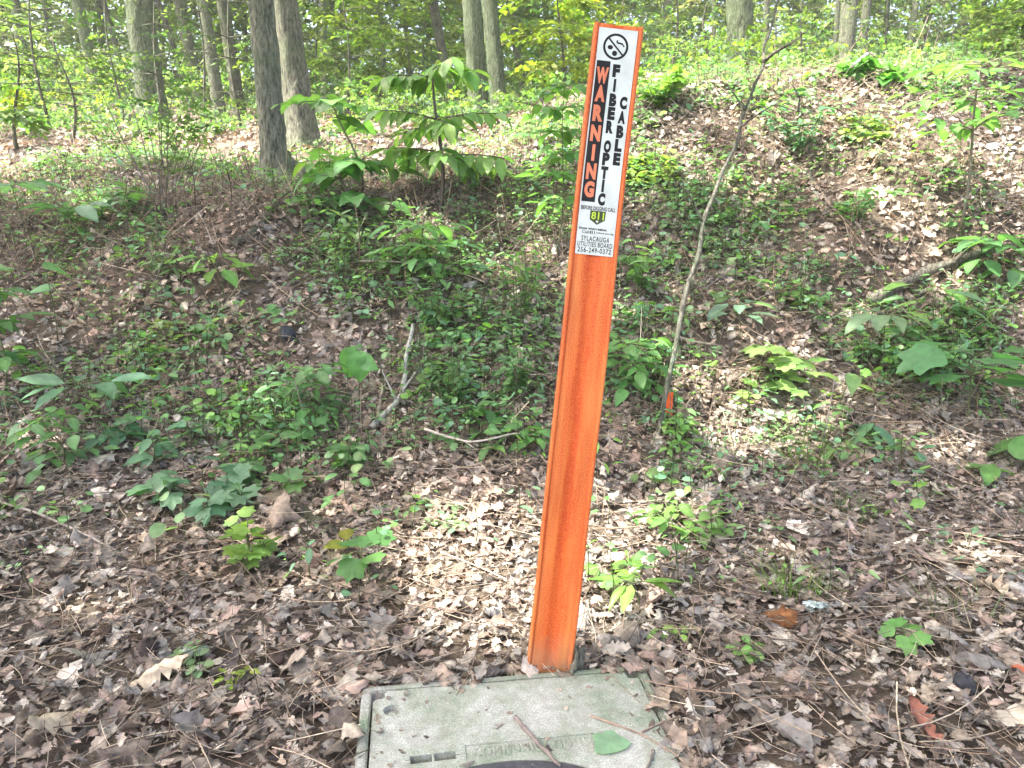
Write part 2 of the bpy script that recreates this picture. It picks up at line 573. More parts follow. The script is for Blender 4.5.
DRY = [(.33, .25, .17), (.24, .17, .115), (.14, .10, .075), (.40, .33, .24), (.20, .17, .14)]
needles(15000, (-3, 3), (.45, 3), .09, .10, DRY + [(.09, .07, .05)], .03)
needles(15000, (-6, 6), (2.4, 5.4), .11, .4, DRY, .03)
needles(5000, (-6, 6), (2.6, 5.2), .16, .6, DRY[1:3] + DRY[4:], .03)
needles(1200, (-8, 8), (5.2, 8), .16, .5, DRY, .03)
ROOTY = [(.10, .08, .055), (.15, .12, .085), (.07, .055, .04), (.21, .17, .12)]
needles(4500, (-4.6, .6), (3.6, 4.5), .15, .6, ROOTY + DRY, .04)
needles(2500, (.2, 4.6), (3.2, 5.0), .10, .5, DRY, .04)
tag(nd.build('dry_needles', M_TWIG), 'dry pine needles and dead grass stalks strewn over the leaves', 'needle litter', kind='stuff')

# ------------------------------------------------------------------ sun flecks: places the canopy leaves open
GAPS = [(495, 580, 100, 78), (608, 575, 60, 78), (650, 545, 45, 22), (765, 425, 78, 38), (700, 385, 55, 22), (965, 175, 130, 72), (870, 115, 140, 56),
        (1005, 240, 60, 26), (720, 95, 85, 26), (240, 140, 190, 26), (470, 145, 120, 28), (620, 135, 45, 34), (690, 165, 28, 20),
        (960, 285, 34, 16), (850, 395, 34, 14), (45, 440, 34, 14), (90, 212, 22, 10), (672, 300, 20, 14), (625, 320, 22, 12), (420, 232, 40, 14), (255, 550, 22, 16),
        (780, 362, 40, 20), (680, 515, 34, 22), (870, 315, 36, 14), (560, 250, 30, 30), (500, 270, 30, 16), (640, 170, 30, 40), (750, 190, 30, 16), (950, 450, 40, 14), (980, 560, 40, 16), (90, 610, 50, 14)]


def to_ground(P, it=10):
    t = np.zeros(len(P)); Q = P
    for _ in range(it):
        Q = P - SUN * t[:, None]
        t = t + (Q[:, 2] - H(Q[:, 0], Q[:, 1])) / SUN[2] * .85
    return P - SUN * t[:, None]


def in_gap(P, grow=1.0):
    Q = to_ground(P); x, y, D = proj(Q)
    r = np.zeros(len(P), bool)
    for cx, cy, rx, ry in GAPS:
        r |= ((x - cx) / (rx * grow)) ** 2 + ((y - cy) / (ry * grow)) ** 2 < 1
    return r & (D > .3)


# ------------------------------------------------------------------ trees
def trunk_mesh(mb, P0, slope, r0, height, col, rings=40, seg=18, flare=.8, dirs=None):
    zz = np.concatenate([np.linspace(0, .7, 14), np.linspace(.8, height, rings)])
    ph = rng.uniform(0, 2 * PI, 6); vs = []
    wob = rng.uniform(0, 6); wa = .035 if r0 * 9 < .9 and height > 11 else .006
    for z in zz:
        th = np.arange(seg) * 2 * PI / seg
        r = r0 * (1 - .55 * z / height)
        lob = 1 + .35 * np.cos(3 * th + ph[0]) + .25 * np.cos(5 * th + ph[1])
        rr = r * (1 + flare * math.exp(-z / .13) * lob * .7 + .05 * np.sin(4 * th + ph[2] + z * .7) + .045 * rng.normal(size=seg))
        cx = slope * z + wa * math.sin(z * .9 + wob); cy = .03 * math.sin(z * 1.1 + wob * 2)
        vs.append(np.stack([P0[0] + cx + rr * np.cos(th), P0[1] + cy + rr * np.sin(th), np.full(seg, P0[2] + z - .06)], 1))
    v = np.concatenate(vs); m = len(zz)
    i, j = np.meshgrid(np.arange(m - 1), np.arange(seg), indexing='ij'); j2 = (j + 1) % seg
    a = (i * seg + j).ravel(); b = (i * seg + j2).ravel(); c = ((i + 1) * seg + j2).ravel(); d = ((i + 1) * seg + j).ravel()
    t = np.concatenate([np.stack([a, b, c], 1), np.stack([a, c, d], 1)])
    mb.add(v, t, np.asarray(col))
    return lambda z: np.array([P0[0] + slope * z + wa * math.sin(z * .9 + wob), P0[1] + .03 * math.sin(z * 1.1 + wob * 2), P0[2] + z])


BK1 = (.155, .16, .115); BK2 = (.105, .10, .075); BK3 = (.115, .14, .085); BK4 = (.175, .175, .13); BK5 = (.21, .215, .16)
TREES = [  # px at row 60, depth, width px, lean, bark, label
    (26, 15, 10, -.04, BK3, 'slim grey trunk nearest the left edge, half hidden by leaves'),
    (90, 13, 12, -.10, BK3, 'mid-thick trunk left of the thick mossy trunk on the left side'),
    (120, 16, 6, -.15, BK2, 'thin dark trunk just left of the thick mossy trunk'),
    (147, 9, 28, -.01, BK3, 'thick mossy green trunk in the left woods behind the wispy shrub'),
    (176, 14, 6, -.22, BK2, 'thin dark leaning trunk just right of the thick mossy trunk'),
    (192, 15, 12, -.13, BK1, 'grey trunk leaning left, third right of the mossy trunk'),
    (212, 10.2, 13, -.06, BK1, 'brown-grey trunk, left one of the pair before the twin trees'),
    (231, 10.5, 13, -.07, BK2, 'dark brown trunk, right one of the pair before the twin trees'),
    (266, 4.75, 26, -.02, BK5, 'front tree of the twin trees at the crest, roots over the bank'),
    (291, 6.2, 28, -.088, BK4, 'rear tree of the twin trees, grey furrowed bark, leaning left'),
    (322, 14, 7, .03, BK1, 'thin pale trunk right behind the twin trees'),
    (382, 17, 8, .0, BK1, 'thin distant trunk between twin trees and the three centre trunks'),
    (444, 10.5, 11, -.17, BK2, 'brown trunk leaning left above the small big-leaved tree'),
    (465, 16, 6, -.02, BK2, 'thin dark trunk touching the wide centre trunk on its left'),
    (476, 9.0, 19, -.06, BK3, 'wide dull green trunk in the centre woods'),
    (496, 8.2, 16, -.10, BK3, 'dark grey-green straight trunk right of the wide centre trunk'),
    (521, 13, 9, -.20, BK2, 'narrow trunk leaning left, left of the marker post top'),
    (562, 15, 7, -.02, BK1, 'thin upright trunk close left of the marker post top'),
    (577, 18, 5, .05, BK2, 'very thin dark trunk touching the marker post on its left'),
    (665, 17, 8, .0, BK1, 'thin grey trunk right of the marker post top'),
    (711, 13, 5, -.03, BK2, 'thin straight pole-like trunk left of the thick dark tree on the right'),
    (742, 8.4, 27, -.13, BK3, 'thick dark green trunk behind the leaning bare sapling'),
    (764, 15, 6, -.05, BK2, 'slender trunk just right of the thick dark green trunk'),
    (832, 14, 5, .0, BK2, 'slender dark trunk left of the brown trunk at upper right'),
    (847, 10, 17, -.02, BK1, 'broad brown trunk at upper right above the sunlit slope'),
    (863, 15, 9, -.04, BK2, 'dark trunk close right of the broad brown trunk'),
    (907, 16, 7, .02, BK1, 'thin grey trunk above the layered sapling on the right'),
    (922, 18, 6, .03, BK2, 'thin dark trunk above the layered sapling, right of a grey one'),
    (958, 17, 5, .05, BK1, 'thin distant trunk at upper right, second from the right edge'),
    (1008, 19, 8, .04, BK1, 'distant pale trunk at the right edge of the woods'),
    (8, 17, 5, .05, BK2, 'thin dark pole at the very left edge of the picture'),
    (55, 18, 6, -.03, BK1, 'thin grey pole between the left-edge trunk and the mid-thick trunk'),
    (104, 20, 7, .06, BK3, 'distant slim trunk right of the mid-thick trunk on the left'),
    (165, 19, 5, .0, BK1, 'very slim distant pole right behind the thick mossy trunk'),
    (247, 18, 5, .02, BK2, 'slim dark pole seen just left of the front twin tree'),
    (338, 18, 5, -.06, BK2, 'slim dark pole, second right of the twin trees'),
    (356, 20, 7, .03, BK3, 'distant mossy trunk, third right of the twin trees'),
    (408, 19, 5, -.05, BK1, 'slim pole over the left half of the small big-leaved tree'),
    (428, 20, 6, .02, BK3, 'distant slim trunk left of the brown leaning trunk'),
    (543, 19, 5, .04, BK1, 'slim distant pole between the leaning narrow trunk and the post'),
    (690, 18, 5, .02, BK3, 'slim mossy pole left of the straight pole-like trunk'),
    (790, 18, 5, .05, BK1, 'slim pole right of the leaning sapling top'),
    (812, 20, 6, -.04, BK3, 'distant trunk left of the slender dark trunk at upper right'),
    (885, 19, 5, -.03, BK3, 'distant slim pole right of the dark trunk beside the broad one'),
    (980, 18, 5, -.05, BK2, 'slim dark pole, nearest the pale trunk at the right edge'),
]
troot = []
for (px, D, wp, lean, bark, label) in TREES:
    q = at(px, 60, D); P0 = np.array([q[0], q[1], 0.]); P0[2] = float(H(P0[0], P0[1]))
    P0[0] -= lean * (q[2] - P0[2])
    e = empty('forest_tree', P0, label, 'tree', 'tree trunks of the wood')
    r0 = wp / F * D / 2; hgt = 10.5 if D < 12 else 11.5
    big = D < 10
    m = MB(); cen = trunk_mesh(m, P0 - P0, lean, r0, hgt, np.array(bark), rings=90 if big else 30, seg=36 if big else 12, flare=1.0 if big else .6)
    if D < 5:      # the front twin: roots that run over the edge of the bank
        for (dx, dy, rr) in ((.32, -.10, .045), (.55, .05, .04), (-.28, -.12, .05), (.12, -.32, .05), (-.1, -.30, .04), (.75, .12, .03)):
            ts = np.linspace(0, 1, 12)
            xs = dx * ts + .03 * np.sin(ts * 7 + dx * 9); ys = dy * ts + .03 * np.cos(ts * 6)
            zs = H(P0[0] + xs, P0[1] + ys) - P0[2] + .20 * np.exp(-ts * 5) + .02 - .03 * ts
            m.tube(np.stack([xs, ys, zs], 1), rr * (1.25 - .8 * ts), (.21, .22, .15), 8)
    for k in range(7):   # limbs
        z = rng.uniform(.42, .95) * hgt; az = rng.uniform(0, 2 * PI); Ln = rng.uniform(1.2, 3.0)
        ts = np.linspace(0, 1, 7); d = ad(az, .5)
        m.tube(cen(z) + ts[:, None] * d * Ln + np.stack([0 * ts, 0 * ts, .25 * ts * ts], 1), r0 * .32 * (1.05 - ts * .9), np.array(bark), 6)
    o = m.build('trunk', M_BARK, e, smooth=True)
    troot.append(dict(e=e, P=P0, D=D, cen=cen, h=hgt, px=px, crown=MB(), lean=lean, n=0))


def crown_add(tr, P, az, el, s, col, protos):
    n = len(P)
    Mx = frames(ad(az, el), roll=rng.normal(0, .35, n)) * s[:, None, None]
    tr['crown'].inst(protos, Mx, P - tr['P'], col); tr['n'] += n


# high crowns that shade the bank and the foreground, hung on the trees they stand nearest to
shade = [tr for tr in troot if tr['D'] < 10]
n = 5200
gxx = rng.uniform(-3.6, 4.6, n); gyy = rng.uniform(-.6, 6.0, n); zz = rng.uniform(4.6, 9.8, n)
gxx[:110] = rng.uniform(-.32, .36, 110); gyy[:110] = rng.uniform(.75, 1.42, 110)      # the box and post foot lie in shade
Q = np.stack([gxx, gyy, H(gxx, gyy)], 1)
P = Q + SUN * ((zz - Q[:, 2]) / SUN[2])[:, None]
x_, y_, D_ = proj(P)
k = ~in_gap(P, 1.12) & ~((D_ > 0) & (y_ > -40) & (np.abs(x_ - 512) < 700))
# clumps: thin the layer where a slow pattern says so
k &= (np.arange(len(P)) < 110) | (lump(P[:, 0], P[:, 1], 1.4, 3.3) + .35 * lump(P[:, 0], P[:, 1], 3.9, .4) > -1.25)
P = P[k]
own = np.argmin(np.stack([np.hypot(P[:, 0] - tr['P'][0], P[:, 1] - tr['P'][1]) for tr in shade]), 0)
for q, tr in enumerate(shade):
    Pk = P[own == q]; m = len(Pk)
    if m: crown_add(tr, Pk, rng.uniform(0, 2 * PI, m), rng.normal(-.1, .3, m), rng.uniform(.4, .62, m), gcol(m, (.06, .13, .03)), P_SPRAY)

# ordinary crowns of every tree, partly within the picture
for tr in troot:
    m = 210 if tr['D'] > 9 else 40
    z = rng.uniform(.18 if tr['D'] > 9 else .42, 1.02, m) * tr['h']; az = rng.uniform(0, 2 * PI, m)
    rad = rng.uniform(.2, 1, m) ** .7 * 2.3 * np.sin(np.clip((z / tr['h'] - .3) / .75, .05, 1) * PI * .9)
    Pk = np.stack([tr['P'][0] + tr['lean'] * z + rad * np.cos(az), tr['P'][1] + rad * np.sin(az), tr['P'][2] + z], 1)
    x_, y_, D_ = proj(Pk)
    ok = ~((tr['D'] < 10) & (y_ > -60)) & ~((tr['D'] >= 10) & (rng.random(m) < .35) & (y_ > -20))
    Pk, az = Pk[ok], az[ok]; m = len(Pk)
    crown_add(tr, Pk, az + rng.normal(0, .5, m), rng.normal(-.05, .25, m), rng.uniform(.45, .8, m), gcol(m, (.125, .195, .06)), P_SPRAY)
def open_gaps(mb, org):
    for q in range(len(mb.v)):
        off = sum(len(a_) for a_ in mb.v[:q]); t = mb.t[q]
        cen = mb.v[q][t - off].mean(1) + org
        keep = ~(in_gap(cen, 1.0) & (rng.random(len(t)) < .985))
        mb.t[q] = t[keep]


for tr in troot:
    open_gaps(tr['crown'], tr['P'])
    tr['crown'].build('crown', M_CROWN, tr['e'])


# ------------------------------------------------------------------ understorey saplings between the trunks
def sapling(label, px, D, rows, wpx, col, nspray, group='leafy saplings of the wood', stemc=BK2, protos=P_SPRAY, ssz=.34, xoff=0, r=.014):
    """a thin stemmed young tree: flat layers of leafy twigs between two picture rows"""
    q = at(px, 60, D); P0 = np.array([q[0], q[1], float(H(q[0], q[1]))])
    e = empty('leafy_sapling', P0, label, 'sapling', group)
    ztop = at(px, rows[0], D)[2] - P0[2]; zbot = max(.25, at(px, rows[1], D)[2] - P0[2])
    R = wpx / F * D / 2
    m = MB(); ts = np.linspace(0, 1, 12); Hh = ztop + .3
    bx = xoff / F * D
    st = np.stack([bx * ts ** 2 + .05 * np.sin(ts * 5 + px), .05 * np.cos(ts * 4 + px), Hh * ts - .03], 1)
    m.tube(st, r * (1.3 - ts), np.array(stemc), 7)
    c = MB(); lay = max(3, int((ztop - zbot) / .28)); k = 0
    for l in range(lay):
        z = zbot + (ztop - zbot) * (l + rng.uniform(.1, .9)) / lay
        nb = max(2, nspray // lay); a0 = rng.uniform(0, 2 * PI)
        for b in range(nb // 4 + 1):
            az = a0 + b * 2 * PI / (nb // 4 + 1) + rng.normal(0, .3); Ln = R * rng.uniform(.6, 1.05) * (1 - .35 * l / lay)
            tt = np.linspace(0, 1, 5)
            cx = np.interp(z, st[:, 2], st[:, 0]); cy = np.interp(z, st[:, 2], st[:, 1])
            br = np.stack([cx + Ln * tt * math.cos(az), cy + Ln * tt * math.sin(az), z + .12 * Ln * tt - .1 * Ln * tt * tt], 1)
            m.tube(br, .006 * (1.1 - tt), np.array(stemc), 5)
            ks = 9
            f = rng.uniform(.25, 1, ks)
            Pp = np.stack([np.interp(f, tt, br[:, i]) for i in range(3)], 1)
            a2 = az + rng.normal(0, .8, ks)
            Mx = frames(ad(a2, rng.normal(-.08, .15, ks)), roll=rng.normal(0, .25, ks)) * (ssz * rng.uniform(.7, 1.2, ks))[:, None, None]
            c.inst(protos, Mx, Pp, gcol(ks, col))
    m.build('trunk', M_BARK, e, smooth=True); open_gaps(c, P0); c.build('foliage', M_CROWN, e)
    return e


SAP = [
    ('tall leafy sapling filling the upper left corner of the picture', 40, 8.0, (-40, 105), 170, (.09, .16, .03), 60),
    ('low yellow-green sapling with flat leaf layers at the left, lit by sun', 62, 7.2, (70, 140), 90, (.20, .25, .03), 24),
    ('leafy sapling between the thick mossy trunk and the left corner', 115, 9.5, (-30, 90), 150, (.09, .16, .035), 50),
    ('leafy sapling filling the space left of the twin trees', 200, 10, (-30, 95), 130, (.10, .17, .035), 50),
    ('bright leafy sapling just right of the twin trees', 345, 9.5, (-30, 80), 150, (.12, .19, .03), 50),
    ('leafy sapling above the small tree with big drooping leaves', 410, 11, (-30, 70), 130, (.12, .19, .03), 50),
    ('low leafy sapling between the centre trunks', 500, 12, (20, 95), 130, (.11, .17, .035), 40),
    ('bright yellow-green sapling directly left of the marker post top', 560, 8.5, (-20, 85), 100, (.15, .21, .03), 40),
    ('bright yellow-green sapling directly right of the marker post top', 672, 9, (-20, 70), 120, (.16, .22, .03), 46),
    ('low bright sapling in front of the thick dark green trunk', 705, 8, (30, 85), 90, (.14, .21, .035), 26),
    ('leafy sapling between the leaning bare sapling and the broad brown trunk', 800, 9.5, (-20, 62), 130, (.13, .20, .03), 46),
    ('leafy sapling hanging over the broad brown trunk at upper right', 880, 10, (-30, 50), 130, (.11, .18, .03), 46),
    ('leafy sapling in the upper right corner of the picture', 985, 9, (-30, 62), 170, (.10, .17, .03), 60),
    ('low leafy sapling at the left edge above the crest', 10, 6.6, (60, 140), 80, (.08, .15, .035), 22),
]
SAP += [
    ('slender leafy sapling half in front of the thick mossy trunk', 160, 8.6, (-40, 95), 150, (.11, .17, .05), 70),
    ('leafy sapling at the left edge with its twigs near the top of the picture', -10, 9.5, (-40, 80), 200, (.11, .17, .05), 80),
    ('leafy sapling whose twigs fill the gap left of the front twin tree', 235, 8.2, (-40, 70), 110, (.12, .18, .05), 50),
    ('leafy sapling between the twin trees and the distant mossy trunk', 318, 12, (-30, 85), 150, (.12, .18, .06), 70),
    ('leafy sapling filling the gap before the brown leaning trunk', 425, 13, (-40, 62), 150, (.13, .19, .05), 70),
    ('tall bright sapling behind the marker post top', 620, 11, (-40, 72), 170, (.15, .21, .05), 80),
    ('leafy sapling overlapping the thick dark green trunk on its right', 775, 12.5, (-40, 60), 160, (.13, .19, .05), 70),
    ('leafy sapling left of the broad brown trunk, above the sunlit slope', 730, 9.5, (-40, 45), 140, (.14, .20, .05), 60),
    ('leafy sapling between the broad brown trunk and the layered sapling', 935, 12, (-40, 60), 170, (.12, .18, .05), 80),
    ('leafy sapling at the right edge with twigs over the crest', 1030, 8.5, (-40, 55), 180, (.11, .17, .05), 80),
]
for s in SAP: sapling(*s)

# ------------------------------------------------------------------ undergrowth and far woods (one mass each)
ug = MB()


def under(n, xr, yr, zr, size, cols, protos):
    x = rng.uniform(*xr, n); y = rng.uniform(*yr, n)
    P = np.stack([x, y, H(x, y)], 1); px, py, D = proj(P)
    k = (np.abs(px - 512) < 900)
    k &= lump(x, y, .9, 2.2) + .5 * lump(x, y, 2.7, 1.1) > rng.uniform(-1.4, .6, n)
    x, y = x[k], y[k]; n = len(x)
    z = H(x, y) + rng.uniform(*zr, n) * (.5 + .5 * np.clip(lump(x, y, 1.7, .3) + .6, 0, 1.5))
    M = frames(ad(rng.uniform(0, 2 * PI, n), rng.normal(.1, .35, n)), roll=rng.normal(0, .4, n)) * (size * rng.uniform(.6, 1.3, n))[:, None, None]
    c = np.array(cols)[rng.integers(0, len(cols), n)] * np.exp(rng.normal(0, .18, (n, 1)))
    ug.inst(protos, M, np.stack([x, y, z], 1), c)


under(2600, (-10, .3), (7.7, 11), (.03, .34), .16, [GREEN, PALE, (.09, .15, .04), COOL], P_CLUMP)
under(800, (-2, 9), (6.4, 9), (.03, .40), .15, [GREEN, BRIGHT, (.12, .18, .035)], P_CLUMP)
under(9000, (-16, 16), (9.6, 17), (.05, 1.0), .20, [DARK, BRIGHT, (.13, .19, .05), (.07, .13, .04), (.06, .12, .04), (.14,.20,.06)], P_CLUMP)
tag(ug.build('forest_undergrowth', M_CROWN), 'bright green low undergrowth filling the floor behind the crest', 'undergrowth', kind='stuff')
dw = MB()
n = 36000
y = rng.uniform(17, 34, n); x = rng.uniform(-1, 1, n) * (y * .95); z = H(x, y) + rng.uniform(0, 1, n) ** 1.1 * 10.5
k = lump(x * .5, z * .8 + y * .2, 1.5, .7) + .6 * lump(x, z + y, 2.1, 1.7) > rng.uniform(-2.3, .5, n)
x, y, z = x[k], y[k], z[k]; n = len(x)
M = frames(ad(rng.uniform(0, 2 * PI, n), rng.normal(0, .35, n)), roll=rng.normal(0, .4, n)) * rng.uniform(.5, .9, n)[:, None, None]
dw.inst(P_SPRAY, M, np.stack([x, y, z], 1), gcol(n, (.17, .235, .075), .22))
tag(dw.build('distant_woods', M_CROWN), 'far mass of sunlit woodland leaves beyond the trunks', 'woods', kind='stuff')

# ------------------------------------------------------------------ low ground cover on the bank (one mass)
MASK = [(470, 300, 110, 100, .62), (470, 400, 110, 70, .45), (300, 430, 150, 40, .6), (70, 400, 110, 60, .5), (120, 240, 170, 70, .24), (330, 250, 60, 50, .5),
        (690, 200, 80, 90, .65), (640, 360, 60, 60, .55), (800, 330, 230, 70, .4), (800, 210, 90, 60, .55), (960, 340, 90, 70, .7), (620, 440, 60, 40, .5),
        (860, 440, 160, 50, .2), (330, 330, 60, 40, .25), (690, 480, 60, 40, .4), (220, 350, 110, 60, .2), (700, 120, 90, 40, .6), (960, 100, 90, 30, .6), (880, 590, 140, 50, .05),
        (560, 190, 60, 70, .6), (180, 170, 200, 18, .3), (900, 185, 120, 60, .22), (740, 150, 60, 40, .4), (920, 230, 100, 30, .3)]
gc = MB()
n = 80000
x = rng.uniform(-4.6, 4.6, n); y = rng.uniform(1.7, 6.2, n)
P = np.stack([x, y, H(x, y)], 1); px, py, D = proj(P)
dens = np.where(py > 480, .03, .08)
for cx, cy, rx, ry, v in MASK:
    dens = np.maximum(dens, v * np.exp(-(((px - cx) / rx) ** 2 + ((py - cy) / ry) ** 2) * 1.1))
k = (rng.random(n) < dens * (.5 + .45 * lump(x, y, 4.0, .9))) & (np.abs(px - 512) < 640)
P = P[k]; n = len(P)
GC = [np.array(q) * 1.6 for q in (GREEN, COOL, DARK, BRIGHT, PALE, (.09, .16, .045))]
for p in P:
    nl = rng.integers(4, 10); hh = rng.uniform(.02, .17); base = np.array(GC[rng.choice(6, p=[.3, .25, .1, .13, .08, .14])])
    ls = rng.uniform(.016, .042); proto = [P_OVATE, P_MAPLE, P_OVATE, P_ROUND, P_LANCE][rng.integers(0, 5)]
    az = rng.uniform(0, 2 * PI, nl); r = rng.uniform(.01, .09, nl)
    T = p + np.stack([r * np.cos(az), r * np.sin(az), hh * rng.uniform(.4, 1, nl)], 1)
    M = frames(ad(az + rng.normal(0, .5, nl), rng.normal(-.05, .3, nl)), roll=rng.normal(0, .3, nl)) * (ls * rng.uniform(.7, 1.3, nl))[:, None, None]
    gc.inst(proto, M, T, gcol(nl, base, .1), rng.integers(0, len(proto), nl))
    top = p + np.array([rng.normal(0, .01), rng.normal(0, .01), hh])
    gc.tube([p, (p + top) / 2 + rng.normal(0, .004, 3), top], [.0016, .0013, .001], (.08, .10, .04), 4, False)
tag(gc.build('ground_cover', M_LEAF), 'small green seedlings and vines covering the shaded bank', 'ground cover', kind='stuff')


# ------------------------------------------------------------------ plants one can point to
def plant(name, label, cat, base, rise, width, kind, leaf, lpx, col, n=9, group=None, lean=0, stem=None, sr=.0026, layers=2, bdy=0, span=.62):
    """base: pixel of the foot on the ground (and metres to shift it in depth); rise, width, lpx: sizes in pixels at the foot's distance"""
    P0 = G(*base)
    P0[1] += bdy; P0[2] = float(H(P0[0], P0[1]))
    D = proj(P0)[2]; s = D / F
    Hh, R, ls = rise * s, width * s / 2, lpx * s
    e = empty(name, P0, label, cat, group)
    st = MB(); lf = MB(); sc = np.array(stem or (.10, .11, .05)); col = np.array(col) * 1.3
    if kind in ('patch',): lpx *= .78; ls *= .78; n = int(n * 1.25)
    sts = []
    protos = dict(ovate=P_OVATE, maple=P_MAPLE, heart=P_HEART, lance=P_LANCE, round=P_ROUND)[leaf]

    def leaves(T, az, el, sz, roll=.2):
        T = np.atleast_2d(T); m = len(T)
        M = frames(ad(az, el), roll=rng.normal(0, roll, m)) * (sz * rng.uniform(.8, 1.15, m))[:, None, None]
        lf.inst(protos, M, T, gcol(m, col, .12))
    lx = lean * s
    if kind == 'umbrella':          # one stem, whorls of leaves on top
        ts = np.linspace(0, 1, 7); pth = np.stack([lx * ts ** 1.5 + .01 * np.sin(ts * 5), .01 * np.sin(ts * 4), Hh * ts - .01], 1)
        st.tube(pth, sr * (1.3 - .6 * ts), sc, 6)
        for l in range(layers):
            zf = 1 - l * .28; c = np.array([np.interp(zf, ts, pth[:, i]) for i in range(3)])
            m = max(4, int(n / layers)); az = rng.uniform(0, 6) + np.arange(m) * 2 * PI / m + rng.normal(0, .25, m)
            pl = R * rng.uniform(.25, .6, m)
            for a_, q_ in zip(az, pl): st.tube([c, c + np.array([math.cos(a_) * q_ * .5, math.sin(a_) * q_ * .5, q_ * .22]), c + np.array([math.cos(a_) * q_, math.sin(a_) * q_, q_ * .2])], sr * .5, sc, 4)
            T = c + np.stack([np.cos(az) * pl, np.sin(az) * pl, pl * .2], 1)
            leaves(T, az, rng.normal(-.05, .18, m), ls * .9)
    elif kind == 'layered':         # a stem with side branches, leaves alternate along each
        ts = np.linspace(0, 1, 9); pth = np.stack([lx * ts ** 1.4 + .02 * np.sin(ts * 5), .02 * np.sin(ts * 4), Hh * ts - .01], 1)
        st.tube(pth, sr * (1.3 - .7 * ts), sc, 7)
        for l in range(layers):
            zf = 1 - span * l / max(1, layers - 1) if layers > 1 else 1
            c = np.array([np.interp(zf, ts, pth[:, i]) for i in range(3)])
            nb = 5
            for b in range(nb):
                az = b * 2 * PI / nb + rng.uniform(-.4, .4) + l; Ln = R * rng.uniform(.65, 1.05) * (.75 if l == 0 else 1)
                tt = np.linspace(0, 1, 6); br = c + np.array([0, 0, rng.normal(0, .06 * R)]) + np.stack([Ln * tt * math.cos(az), Ln * tt * math.sin(az), Ln * (rng.uniform(-.05, .4) * tt - .16 * tt * tt)], 1)
                st.tube(br, sr * .45 * (1.2 - tt * .6), sc, 5)
                m = max(4, int(1.5 * n) // (nb * layers)); f = np.linspace(.15, 1, m)
                T = np.stack([np.interp(f, tt, br[:, i]) for i in range(3)], 1)
                leaves(T, az + np.where(np.arange(m) % 2, 1, -1) * rng.uniform(.6, 1.3, m) * (f < 1), rng.normal(-.1, .22, m) if 'drooping' not in label else rng.uniform(-.95, .05, m), ls * .82)
    elif kind == 'patch':           # many short stems, leaves held level
        for b in range(n):
            rr = R * math.sqrt(rng.random()); az = rng.uniform(0, 2 * PI); bx, by = rr * math.cos(az), rr * math.sin(az) * .8
            z0 = float(H(P0[0] + bx, P0[1] + by)) - P0[2]; hh = Hh * rng.uniform(.45, 1.05)
            tip = np.array([bx + rng.normal(0, .012), by + rng.normal(0, .012), z0 + hh])
            st = MB(); sts.append(st); st.tube([(bx, by, z0 - .005), (bx * .98 + tip[0] * .02, (by + tip[1]) / 2, z0 + hh * .6), tip], sr * .7, sc, 4)
            m = rng.integers(3, 6); a2 = rng.uniform(0, 6) + np.arange(m) * 2 * PI / m + rng.normal(0, .3, m)
            zz = tip[2] - rng.uniform(0, .35, m) * hh
            T = np.stack([tip[0] + .006 * np.cos(a2), tip[1] + .006 * np.sin(a2), zz], 1)
            leaves(T, a2, rng.normal(-.05, .25, m), ls, .25)
    elif kind == 'shrub':           # several wiry stems, small leaves all along
        for b in range(max(3, n // 12)):
            az = rng.uniform(0, 2 * PI); rr = R * rng.uniform(.3, 1); tt = np.linspace(0, 1, 7); hh = Hh * rng.uniform(.6, 1.05)
            pth = np.stack([rr * math.cos(az) * tt ** 1.3 + lx * tt, rr * math.sin(az) * tt ** 1.3, hh * tt * (1.15 - .15 * tt) - .01], 1) + .012 * np.sin(np.outer(tt, [5, 7, 3]) + az)
            st = MB(); sts.append(st); st.tube(pth, sr * (1.2 - .8 * tt), sc, 5)
            m = 12; f = rng.uniform(.25, 1, m); T = np.stack([np.interp(f, tt, pth[:, i]) for i in range(3)], 1)
            leaves(T, rng.uniform(0, 2 * PI, m), rng.normal(.05, .3, m), ls, .3)
    elif kind == 'hang':            # a bent stalk with large leaves hanging from it
        ts = np.linspace(0, 1, 8); pth = np.stack([lx * ts ** 2, -.03 * ts ** 2, Hh * np.sin(ts * 1.9) / math.sin(1.57) - .01], 1)
        st.tube(pth, sr * (1.2 - .5 * ts), sc, 5)
        az = np.array([3.3, 4.6, 2.4, 5.6])[:n]; el = np.array([-1.15, -1.35, -.35, -.4])[:n]
        T = pth[-1] + np.stack([.012 * np.cos(az), .012 * np.sin(az), -.01 * np.arange(n)], 1)
        M = frames(ad(az, el), np.array([0, -1.0, .35]) + rng.normal(0, .15, (n, 3))) * (ls * np.array([1, .9, .8, .6])[:n])[:, None, None]
        lf.inst(protos, M, T, gcol(n, col, .08))
    elif kind == 'pair':            # one stalk with a few single leaves
        ts = np.linspace(0, 1, 6); pth = np.stack([lx * ts, .01 * np.sin(ts * 4), Hh * ts - .01], 1)
        st.tube(pth, sr * (1.2 - .5 * ts), sc, 5)
        az = rng.uniform(0, 6) + np.arange(n) * 2.4; f = 1 - .5 * np.arange(n) / max(n, 2)
        T = np.stack([np.interp(f, ts, pth[:, i]) for i in range(3)], 1)
        leaves(T, az, rng.normal(-.1, .25, n), ls)
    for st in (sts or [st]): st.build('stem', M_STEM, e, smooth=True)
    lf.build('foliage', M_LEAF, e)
    return e


SG = 'seedlings on the forest floor'
BP = 'leafy plants on the bank'
pl = plant
